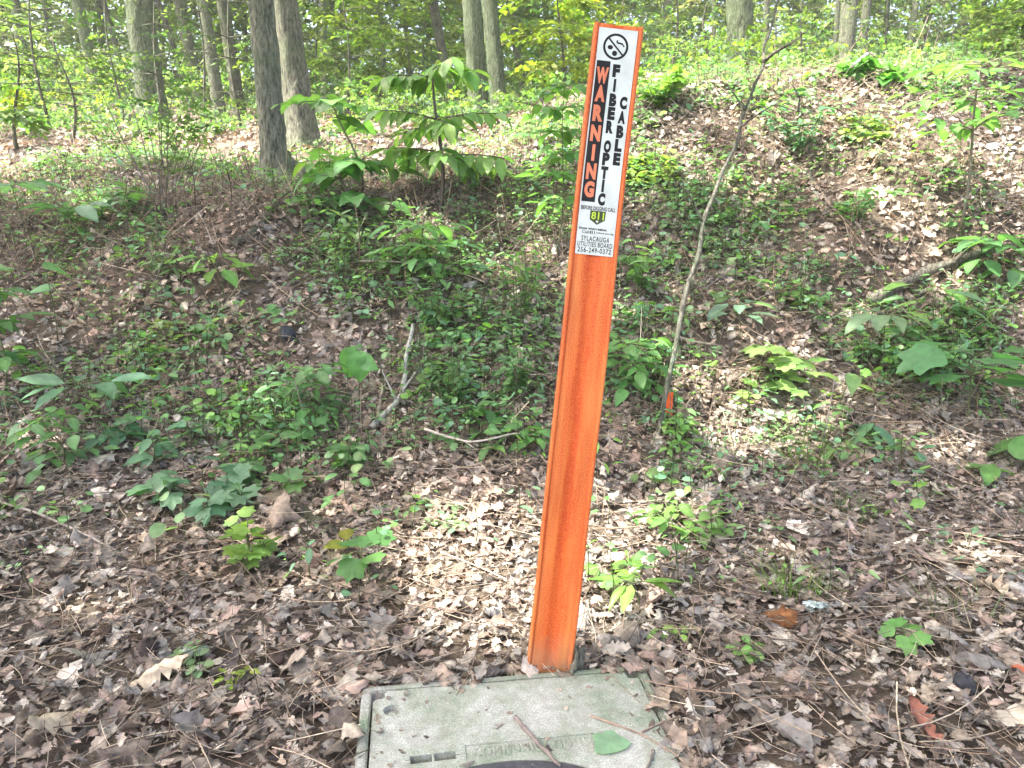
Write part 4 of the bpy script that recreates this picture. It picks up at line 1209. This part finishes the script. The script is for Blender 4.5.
M_ORANGE = mat('orange_composite', b_orange)
M_STICKER = plain('sticker_print', .6, 28, .84, 1.08, 0, spec=.2)
PB = at(547.5, 674, 1.605); PB[2] = H(PB[0], PB[1]); PT = at(619.5, 25, 1.479)
ax = PT - PB; LEN = float(np.linalg.norm(ax)); ax /= LEN
xr = np.array([1.0, .03, 0]); xr = xr - ax * (xr @ ax); xr /= np.linalg.norm(xr); yr = np.cross(ax, xr)
post = bpy.data.objects.new('marker_post', None)
post = empty('marker_post', PB, 'tall leaning orange utility marker post with a white warning sticker', 'marker post')
post.matrix_world = Matrix([[*map(float, (xr[i], yr[i], ax[i])), float(PB[i])] for i in range(3)] + [[0, 0, 0, 1]])
HW = .0475
prof = []
NX = 41
for i in range(NX):      # front face between the rims, with a shallow channel down its middle
    x = -HW + .008 + (2 * HW - .016) * i / (NX - 1)
    y = .0035 * (.5 + .5 * math.cos(PI * min(1, abs(x) / .019)))
    prof.append((x, y))
for i in range(11):      # right rim bead
    a = PI * (1.0 - i / 10 * 1.0); prof.append((HW - .004 + .0042 * math.cos(a), -.0042 * math.sin(a) - .0004))
prof += [(HW + .0002, .016), (HW - .0035, .016), (HW - .0045, .006)]
for i in range(9):
    x = (HW - .006) * (1 - i / 4); prof.append((x, .0045 + .0035 * (.5 + .5 * math.cos(PI * min(1, abs(x) / .019)))))
prof += [(-HW + .0045, .006), (-HW + .0035, .016), (-HW - .0002, .016)]
for i in range(11):
    a = PI * (1.0 - i / 10); prof.append((-HW + .004 + .0042 * math.cos(a), -.0042 * math.sin(a) - .0004))
prof = np.array(prof); m_ = len(prof)
zs = np.concatenate([[-.15], np.linspace(0, LEN - .004, 60), [LEN]])
vs = []
for z in zs:
    sc = np.array([1, 1]) if z < LEN else np.array([.985, .9])
    warp = .0016 * math.sin(z * 4.1) + .0008 * math.sin(z * 11)
    vs.append(np.stack([prof[:, 0] * sc[0] + warp, prof[:, 1] * sc[1], np.full(m_, z)], 1))
V = np.concatenate(vs)
i, j = np.meshgrid(np.arange(len(zs) - 1), np.arange(m_), indexing='ij'); j2 = (j + 1) % m_
a, b, c, d = (i * m_ + j).ravel(), (i * m_ + j2).ravel(), ((i + 1) * m_ + j2).ravel(), ((i + 1) * m_ + j).ravel()
mb = MB(); mb.add(V, np.concatenate([np.stack([a, b, c], 1), np.stack([a, c, d], 1)]), (.7, .15, .02))
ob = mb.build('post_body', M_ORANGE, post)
me = ob.data                                       # close the top end with one face
import bmesh
bm = bmesh.new(); bm.from_mesh(me); bm.verts.ensure_lookup_table()
for k0 in (0, (len(zs) - 1) * m_):
    try: bm.faces.new([bm.verts[k0 + q] for q in range(m_)])
    except ValueError: pass
bmesh.ops.recalc_face_normals(bm, faces=bm.faces); bm.to_mesh(me); bm.free()

# sticker: 75 mm wide
SW = .0755; ZT = LEN - .008; SH = .432; ZB = ZT - SH
WHITE = (.52, .58, .53); BLACK = (.012, .013, .012); ORG = (.56, .18, .09)
stk = MB(); n_ = 24
zz = np.linspace(ZB, ZT, n_)
for yy, fl in ((-.0012, 0), (.0002, 1)):
    v = np.array([(sx * SW / 2 + .0016 * math.sin(z * 4.1) + .0008 * math.sin(z * 11), yy, z) for z in zz for sx in (-1, 1)])
    t = []
    for q in range(n_ - 1):
        a = q * 2; t += [(a, a + 1, a + 3), (a, a + 3, a + 2)]
    t = np.array(t); stk.add(v, t[:, ::-1] if fl else t, WHITE)
for s_ in (-1, 1):
    x0 = s_ * SW / 2
    v = np.array([(x0 + .0016 * math.sin(z * 4.1) + .0008 * math.sin(z * 11), yy, z) for z in zz for yy in (-.0012, .0002)]); t = []
    for q in range(n_ - 1):
        a = q * 2; t += [(a, a + 1, a + 3), (a, a + 3, a + 2)]
    stk.add(v, t, WHITE)
sticker = stk.build('warning_sticker', M_STICKER, post)


def zv(v): return ZT - v * SH


def uu(u, v): z = zv(v); return u * SW + .0016 * math.sin(z * 4.1) + .0008 * math.sin(z * 11)


Y1, Y2 = -.0016, -.0020
blk = MB()
zz = np.linspace(zv(.763), zv(.142), 16)
v = np.array([(u * SW + .0016 * math.sin(z * 4.1) + .0008 * math.sin(z * 11), Y1, z) for z in zz for u in (-.468, -.115)]); t = []
for q in range(15):
    a = q * 2; t += [(a, a + 1, a + 3), (a, a + 3, a + 2)]
blk.add(v, t, BLACK); blk.build('black_panel', M_STICKER, sticker)
ow = MB()
for ch, vv in zip('WARNING', (.206, .285, .371, .459, .545, .628, .708)):
    wd = .0058 if ch == 'I' else (.0235 if ch == 'W' else .0195)
    put_text(ow, ch, uu(-.29, vv), zv(vv), wd, .0312, Y2, ORG, .06)
ow.build('warning_lettering', M_STICKER, sticker)
lt = MB()
for ch, vv in zip('FIBEROPTIC', (.180, .243, .307, .366, .426, .512, .568, .628, .687, .747)):
    put_text(lt, ch, uu(.055, vv), zv(vv), .0048 if ch == 'I' else .0142, .0243, Y1, BLACK, .075)
for ch, vv in zip('CABLE', (.315, .378, .442, .502, .563)):
    put_text(lt, ch, uu(.335, vv), zv(vv), .0142, .0243, Y1, BLACK, .075)
lt.build('cable_lettering', M_STICKER, sticker); lt = MB()
put_text(lt, 'BEFORE DIGGING CALL', uu(.0, .79), zv(.79), SW * .9, .0078, Y1, BLACK, .02)
put_text(lt, "Know what's", uu(-.22, .882), zv(.882), SW * .46, .0050, Y1, BLACK, .03)
put_text(lt, 'below.', uu(.16, .882), zv(.882), SW * .25, .0052, Y1, BLACK, .03)
put_text(lt, 'Call', uu(-.28, .899), zv(.899), SW * .18, .0056, Y1, BLACK, .01)
put_text(lt, '811', uu(-.10, .899), zv(.899), SW * .14, .0064, Y1, BLACK, .03)
put_text(lt, 'before you dig.', uu(.24, .899), zv(.899), SW * .46, .0048, Y1, BLACK, .01)
lt.build('notice_lettering', M_STICKER, sticker); lt = MB()
put_text(lt, 'SYLACAUGA', uu(.0, .927), zv(.927), SW * .74, .0098, Y1, BLACK, .014, 1.22)
put_text(lt, 'UTILITIES BOARD', uu(.0, .953), zv(.953), SW * .92, .0098, Y1, BLACK, .014, 1.15)
put_text(lt, '256-249-0372', uu(.0, .979), zv(.979), SW * .88, .0100, Y1, BLACK, .016, 1.15)
lt.build('owner_lettering', M_STICKER, sticker)
em = MB()                                          # no-digging symbol
cx, cz, R0 = uu(-.03, .077), zv(.077), .0245
th = np.linspace(0, 2 * PI, 49)[:-1]; k = np.arange(48); k2 = (k + 1) % 48
v = np.concatenate([np.stack([cx + r * np.cos(th), np.full(48, Y1), cz + r * np.sin(th)], 1) for r in (R0, R0 * .82)])
em.add(v, np.concatenate([np.stack([k, k2, 48 + k2], 1), np.stack([k, 48 + k2, 48 + k], 1)]), BLACK)


def bar(mb, x0, z0, x1, z1, wd, y, col):
    d = np.array([x1 - x0, z1 - z0]); d /= np.linalg.norm(d); p = np.array([-d[1], d[0]]) * wd / 2
    mb.add([(x0 + p[0], y, z0 + p[1]), (x0 - p[0], y, z0 - p[1]), (x1 - p[0], y, z1 - p[1]), (x1 + p[0], y, z1 + p[1])], [(0, 1, 2), (0, 2, 3)], np.array(col))


q = R0 * .62
bar(em, cx - q, cz + q, cx + q, cz - q, .0032, Y2, BLACK)
bar(em, cx + .001, cz + .008, cx + .013, cz + .006, .0032, Y1, BLACK); bar(em, cx + .011, cz + .0075, cx + .0165, cz + .001, .0024, Y1, BLACK); bar(em, cx + .0005, cz + .0085, cx + .003, cz + .0125, .0024, Y1, BLACK)
for (ox, oz, rr, asp) in ((-.0105, -.002, .0052, .8), (-.001, -.0125, .005, 1.0)):
    v = np.concatenate([[(cx + ox, Y1, cz + oz)], np.stack([cx + ox + rr * np.cos(th), np.full(48, Y1), cz + oz + rr * asp * np.sin(th)], 1)])
    em.add(v, np.stack([np.zeros(48, int), 1 + k, 1 + k2], 1), BLACK)
em.build('no_digging_symbol', M_STICKER, sticker)
lg = MB()                                          # call-811 emblem
cx, cz = uu(.0, .832), zv(.832)
sh = [(-.0155, .0135), (.0155, .0135), (.0150, -.004), (.0, -.0135), (-.0150, -.004)]
lg.add([(cx, Y1, cz)] + [(cx + a, Y1, cz + b) for a, b in sh], [(0, 1 + (q + 1) % 5, 1 + q) for q in range(5)], (.05, .07, .03))
v = [(cx - .003, Y2, cz - .0055), (cx + .003, Y2, cz - .0055), (cx, Y2, cz - .010)]
lg.add(v, [(0, 2, 1)], (.60, .66, .60))
put_text(lg, '811', cx, cz + .004, .0285, .0178, -.0019, BLACK, .085)
put_text(lg, '811', cx, cz + .004, .0255, .0150, -.0023, (.36, .50, .05), .03)
lg.build('call_emblem', M_STICKER, sticker)


# ------------------------------------------------------------------ the handhole box
def b_lid(t, out, N, L):
    n = noise(N, L, t, 320, 3, rough=.8); n2 = noise(N, L, t, 8.5, 7, rough=.7); n3 = noise(N, L, t, 38, 7, rough=.75)
    r = ramp(N, [(.30, (.12, .13, .115)), (.44, (.27, .285, .25)), (.58, (.36, .375, .335)), (.74, (.52, .53, .50))]); L(n.outputs[0], r.inputs[0])
    r2 = ramp(N, [(.36, (.50, .62, .48)), (.48, (.86, .90, .82)), (.62, (1.22, 1.18, 1.20))]); L(n2.outputs[0], r2.inputs[0])
    c = mul(N, L, r.outputs[0], r2.outputs[0])
    r3 = ramp(N, [(.44, 0.0), (.70, .7)]); L(n3.outputs[0], r3.inputs[0])
    c = mixc(N, L, r3.outputs[0], c, (.21, .20, .165))
    # darker, greener tone across the back right corner, beyond a slanting edge
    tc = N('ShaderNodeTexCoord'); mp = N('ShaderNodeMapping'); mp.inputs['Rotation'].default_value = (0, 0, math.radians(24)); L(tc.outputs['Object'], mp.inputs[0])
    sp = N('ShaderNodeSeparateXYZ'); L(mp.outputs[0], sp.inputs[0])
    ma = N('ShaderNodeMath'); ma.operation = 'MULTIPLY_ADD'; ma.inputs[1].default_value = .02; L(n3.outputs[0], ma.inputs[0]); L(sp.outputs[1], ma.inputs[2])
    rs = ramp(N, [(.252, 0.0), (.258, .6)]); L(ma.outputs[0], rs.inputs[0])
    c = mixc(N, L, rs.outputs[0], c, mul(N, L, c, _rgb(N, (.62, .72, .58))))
    p = N('ShaderNodeBsdfPrincipled'); L(c, p.inputs['Base Color']); p.inputs['Roughness'].default_value = .85; p.inputs['Specular IOR Level'].default_value = .25
    bp = N('ShaderNodeBump'); bp.inputs['Strength'].default_value = .5; bp.inputs['Distance'].default_value = .002
    L(n.outputs[0], bp.inputs['Height']); L(bp.outputs[0], p.inputs['Normal']); L(p.outputs[0], out.inputs[0])


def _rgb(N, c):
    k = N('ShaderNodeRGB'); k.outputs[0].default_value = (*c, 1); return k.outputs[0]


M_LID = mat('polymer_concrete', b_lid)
M_DARK = plain('dark_iron', .6, 60, .6, 1.4, .3)
box = empty('handhole_box', (LID_C[0], LID_C[1], 0), 'grey-green concrete utility box set in the leaves before the post', 'utility box')
box.rotation_euler = (0, 0, LID_A)


def bm_box(bm, x0, x1, y0, y1, z0, z1):
    v = [bm.verts.new(p) for p in ((x0, y0, z0), (x1, y0, z0), (x1, y1, z0), (x0, y1, z0), (x0, y0, z1), (x1, y0, z1), (x1, y1, z1), (x0, y1, z1))]
    for f in ((3, 2, 1, 0), (4, 5, 6, 7), (0, 1, 5, 4), (1, 2, 6, 5), (2, 3, 7, 6), (3, 0, 4, 7)): bm.faces.new([v[q] for q in f])


def bm_obj(name, bm, material, parent=None, bev=0, seg=2):
    if bev: bmesh.ops.bevel(bm, geom=list(bm.edges), offset=bev, segments=seg, affect='EDGES', clamp_overlap=True)
    bmesh.ops.recalc_face_normals(bm, faces=bm.faces)
    me = bpy.data.meshes.new(name); bm.to_mesh(me); bm.free()
    if material: me.materials.append(material)
    ca = me.color_attributes.new('Col', 'FLOAT_COLOR', 'POINT')
    ca.data.foreach_set('color', np.tile(np.array([.05, .05, .055, 1], np.float32), len(me.vertices)))
    o = bpy.data.objects.new(name, me); COL.objects.link(o)
    if parent: o.parent = parent
    return o


LW, LH, LZ = .268, .222, .034        # half sizes and top of the lid
bm = bmesh.new()                      # collar: a rim round the lid, open inside
xo, yo = .292, .245; xi, yi = .2725, .2265
for (z0, z1) in ((-.25, .030),):
    v = {}
    for nm, (xx, yy) in dict(o=(xo, yo), i=(xi, yi)).items():
        for zz in (z0, z1):
            v[nm, zz] = [bm.verts.new((sx * xx, sy * yy, zz)) for sx, sy in ((-1, -1), (1, -1), (1, 1), (-1, 1))]
    for q in range(4):
        r = (q + 1) % 4
        bm.faces.new([v['o', z0][q], v['o', z0][r], v['o', z1][r], v['o', z1][q]])
        bm.faces.new([v['i', z0][r], v['i', z0][q], v['i', z1][q], v['i', z1][r]])
        bm.faces.new([v['o', z1][q], v['o', z1][r], v['i', z1][r], v['i', z1][q]])
        bm.faces.new([v['o', z0][r], v['o', z0][q], v['i', z0][q], v['i', z0][r]])
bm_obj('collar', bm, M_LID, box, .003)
bm = bmesh.new(); bm_box(bm, -LW, LW, -LH, LH, -.012, LZ)
# clipped, worn back corners
bmesh.ops.bevel(bm, geom=[e_ for e_ in bm.edges if abs(e_.verts[0].co.x - e_.verts[1].co.x) < 1e-5 and abs(e_.verts[0].co.y - e_.verts[1].co.y) < 1e-5 and e_.verts[0].co.y > 0], offset=.022, segments=2, affect='EDGES')
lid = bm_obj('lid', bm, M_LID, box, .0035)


def cut(target, bm):
    c = bm_obj('cutter', bm, None, box)
    md = target.modifiers.new('b', 'BOOLEAN'); md.object = c; md.operation = 'DIFFERENCE'; md.solver = 'EXACT'
    bpy.context.view_layer.update()
    me = bpy.data.meshes.new_from_object(target.evaluated_get(bpy.context.evaluated_depsgraph_get()))
    target.modifiers.clear(); target.data = me; target.data.name = 'lid'
    cm = c.data; bpy.data.objects.remove(c); bpy.data.meshes.remove(cm)


def lidxy(px, py, z=LZ):
    d = ray(px, py); p = CAM + d * ((z - 1) / d[2]); c, s_ = math.cos(LID_A), math.sin(LID_A)
    x, y = p[0] - LID_C[0], p[1] - LID_C[1]
    return np.array([x * c + y * s_, -x * s_ + y * c])


hb = lidxy(392, 710)
bm = bmesh.new(); bmesh.ops.create_cone(bm, cap_ends=True, segments=28, radius1=.0165, radius2=.0165, depth=.03, matrix=Matrix.Translation((hb[0], hb[1], LZ))); cut(lid, bm)
s0, s1 = lidxy(405, 761), lidxy(461, 754)
sc_ = (s0 + s1) / 2; sl_ = np.linalg.norm(s1 - s0); sa = math.atan2(s1[1] - s0[1], s1[0] - s0[0])
bm = bmesh.new(); bm_box(bm, -sl_ / 2, sl_ / 2, -.0098, .0098, -.06, .02)
bmesh.ops.bevel(bm, geom=[e_ for e_ in bm.edges if abs(e_.verts[0].co.z - e_.verts[1].co.z) > .05], offset=.009, segments=4, affect='EDGES')
bm.transform(Matrix.Translation((sc_[0], sc_[1], LZ)) @ Matrix.Rotation(sa, 4, 'Z')); cut(lid, bm)
t0, t1 = lidxy(470, 752), lidxy(592, 740)
tc_ = (t0 + t1) / 2; ta = math.atan2(t1[1] - t0[1], t1[0] - t0[0]); tl_ = np.linalg.norm(t1 - t0)
bm = bmesh.new(); bm_box(bm, -tl_ / 2 - .008, tl_ / 2 + .008, -.018, .018, -.0022, .03)
bm.transform(Matrix.Translation((tc_[0], tc_[1], LZ)) @ Matrix.Rotation(ta, 4, 'Z')); cut(lid, bm)
dc = lidxy(505, 761) - np.array([0, .085])
DS = Matrix.Diagonal((1.75, .85, 1, 1))
bm = bmesh.new(); bmesh.ops.create_cone(bm, cap_ends=True, segments=64, radius1=.10, radius2=.10, depth=.012, matrix=Matrix.Translation((dc[0], dc[1], LZ)) @ DS); cut(lid, bm)
for (cxp, cyp, rr) in ((.262, .214, .016), (.235, .224, .010), (-.10, .226, .008), (.271, .10, .009), (-.264, .205, .012), (.03, .227, .007)):
    bm = bmesh.new(); bmesh.ops.create_icosphere(bm, subdivisions=2, radius=rr, matrix=Matrix.Translation((cxp, cyp, LZ + .004)))
    for v_ in bm.verts: v_.co += Vector(rng.normal(0, rr * .09, 3))
    cut(lid, bm)
# black round plate let into the lid, bolt, slot pin, lettering
bm = bmesh.new(); bmesh.ops.create_cone(bm, cap_ends=True, segments=64, radius1=.0985, radius2=.0965, depth=.006, matrix=Matrix.Translation((dc[0], dc[1], LZ - .0025)) @ DS); bm_obj('round_plate', bm, M_DARK, lid)
bm = bmesh.new(); bmesh.ops.create_cone(bm, cap_ends=True, segments=6, radius1=.0085, radius2=.008, depth=.008, matrix=Matrix.Translation((hb[0] - .001, hb[1] - .002, LZ - .0115))); bm_obj('bolt', bm, M_LID, lid)
bm = bmesh.new(); bm_box(bm, -.0022, .0022, -.0090, .0090, -.003, .003); bm.transform(Matrix.Translation((sc_[0], sc_[1], LZ - .004)) @ Matrix.Rotation(sa, 4, 'Z')); bm_obj('slot_pin', bm, M_LID, lid)
v, t = text_mesh('COMMUNICATIONS', .0, 1.15)
V = np.stack([v[:, 0] * tl_ * .93, v[:, 1] * .021, np.full(len(v), .0)], 1)
Rz = np.array(Matrix.Rotation(ta, 3, 'Z'))
top = V @ Rz.T + np.array([tc_[0], tc_[1], LZ - .0011]); bot = top - [0, 0, .0014]
lm = MB(); nV = len(V)
from collections import Counter
ed = Counter()
for q in t:
    for a, b in ((q[0], q[1]), (q[1], q[2]), (q[2], q[0])): ed[(int(a), int(b))] += 1
side = []
for (a, b) in ed:
    if (b, a) not in ed: side += [(b, a, a + nV), (b, a + nV, b + nV)]
lm.add(np.concatenate([top, bot]), np.concatenate([t, np.array(side)]), (.3, .3, .27))
lm.build('raised_lettering', M_LID, lid)


# grit and crumbled leaf on the lid
gr = MB(); nG = 420
ug_ = rng.uniform(-LW, LW, nG); vg = rng.uniform(-LH, LH, nG)
edge = np.minimum(LW - np.abs(ug_), LH - vg); keep = rng.random(nG) < np.exp(-edge / .05) + .12
ug_, vg = ug_[keep] * .99, vg[keep] * .985; nG = len(ug_)
cA, sA = math.cos(LID_A), math.sin(LID_A)
Tg = np.stack([LID_C[0] + ug_ * cA - vg * sA, LID_C[1] + ug_ * sA + vg * cA, np.full(nG, LZ + .0012)], 1)
azg = rng.uniform(0, 2 * PI, nG)
gr.inst(P_OAK + P_NEEDLE, frames(np.stack([np.cos(azg), np.sin(azg), 0 * azg], 1), np.array([0, 0, 1.0]) + rng.normal(0, .12, (nG, 3))) * (.012 * np.exp(rng.normal(0, .5, nG)))[:, None, None], Tg, LIT[rng.choice(len(LIT), nG, p=LITP)] * .8)
tag(gr.build('lid_debris', M_LITTER), 'crumbs of leaf and grit scattered over the box lid', 'debris', kind='stuff')


# things lying on the lid
def on_lid(px, py): p = CAM + ray(px, py) * ((LZ - 1) / ray(px, py)[2]); return p


def lid_stick(name, label, pxs, rad, col, forks=()):
    q = np.array([on_lid(a, b) + [0, 0, rad] for a, b in pxs]); o = q[0].copy(); tt = np.linspace(0, 1, 16)
    s_ = np.stack([np.interp(tt, np.linspace(0, 1, len(q)), q[:, i]) for i in range(3)], 1) - o
    s_[:, :2] += .25 * rad * np.sin(np.outer(tt, [19, 27]))
    m = MB(); m.tube(s_, rad * (1.05 - .35 * tt) * (1 + .12 * rng.normal(size=16)), np.array(col), 8)
    b = m.build(name, M_TWIG, smooth=True); b.location = o
    return tag(b, label, 'stick', 'sticks lying on the box lid')


lid_stick('lid_stick', 'brown stick lying across the lettering of the box lid', [(515, 719), (535, 742), (560, 768)], .0042, (.19, .155, .135))
lid_stick('lid_stick', 'long thin bent twig crossing the right side of the box lid', [(591, 717), (620, 727), (645, 737), (672, 753), (690, 768)], .0022, (.25, .19, .14))
lid_stick('lid_stick', 'short thin twig crossing the long twig at the right of the lid', [(642, 733), (660, 724), (680, 717)], .0020, (.22, .17, .13))
lid_stick('lid_stick', 'tiny dark twig at the lower right of the box lid', [(653, 752), (651, 762), (647, 770)], .003, (.16, .14, .12))
lid_stick('lid_stick', 'hair-thin pale twig near the back right corner of the lid', [(613, 678), (626, 690), (640, 703)], .0010, (.26, .22, .16))
pL = on_lid(609, 744)
loose_leaf('green_leaf', 'pale green lobed leaf lying flat on the box lid', pL, .072, .35, (.25, .40, .25), lobed_fan(np.radians([-172, -130, -105, -80, -55, -34, -12, 0, 12, 34, 55, 80, 105, 130, 172]), [.3, .42, .52, .42, .40, .52, .50, .42, .50, .52, .40, .42, .52, .42, .3], .03, .05), M_LEAF, lift=.0045)
pm = on_lid(571, 667)
lump_obj('clay_lump', 'grey mossy clay lump wedged between post foot and box', 'lump', None, .030, .014, .027, (.125, .125, .095), M_STONE, .5, P=(pm[0] + .012, pm[1] + .012, LZ - .012))
for (lx, ly, sz, az, k, lab) in ((362, 684, .05, 1.9, 1, 'curled brown leaf spilling over the back left corner of the lid'), (346, 728, .07, .6, 5, 'tan leaf over the left rim of the box'), (478, 682, .05, 2.9, 7, 'small dry leaf fragment on the back edge of the lid'),
                             (648, 678, .05, 1.0, 10, 'grey leaf at the back right corner of the lid')):
    loose_leaf('dead_leaf', lab, on_lid(lx, ly), sz, az, LIT[[0, 2, 1, 4][k % 4]] * .9, P_OAK[k], M_LITTER, lift=.012)
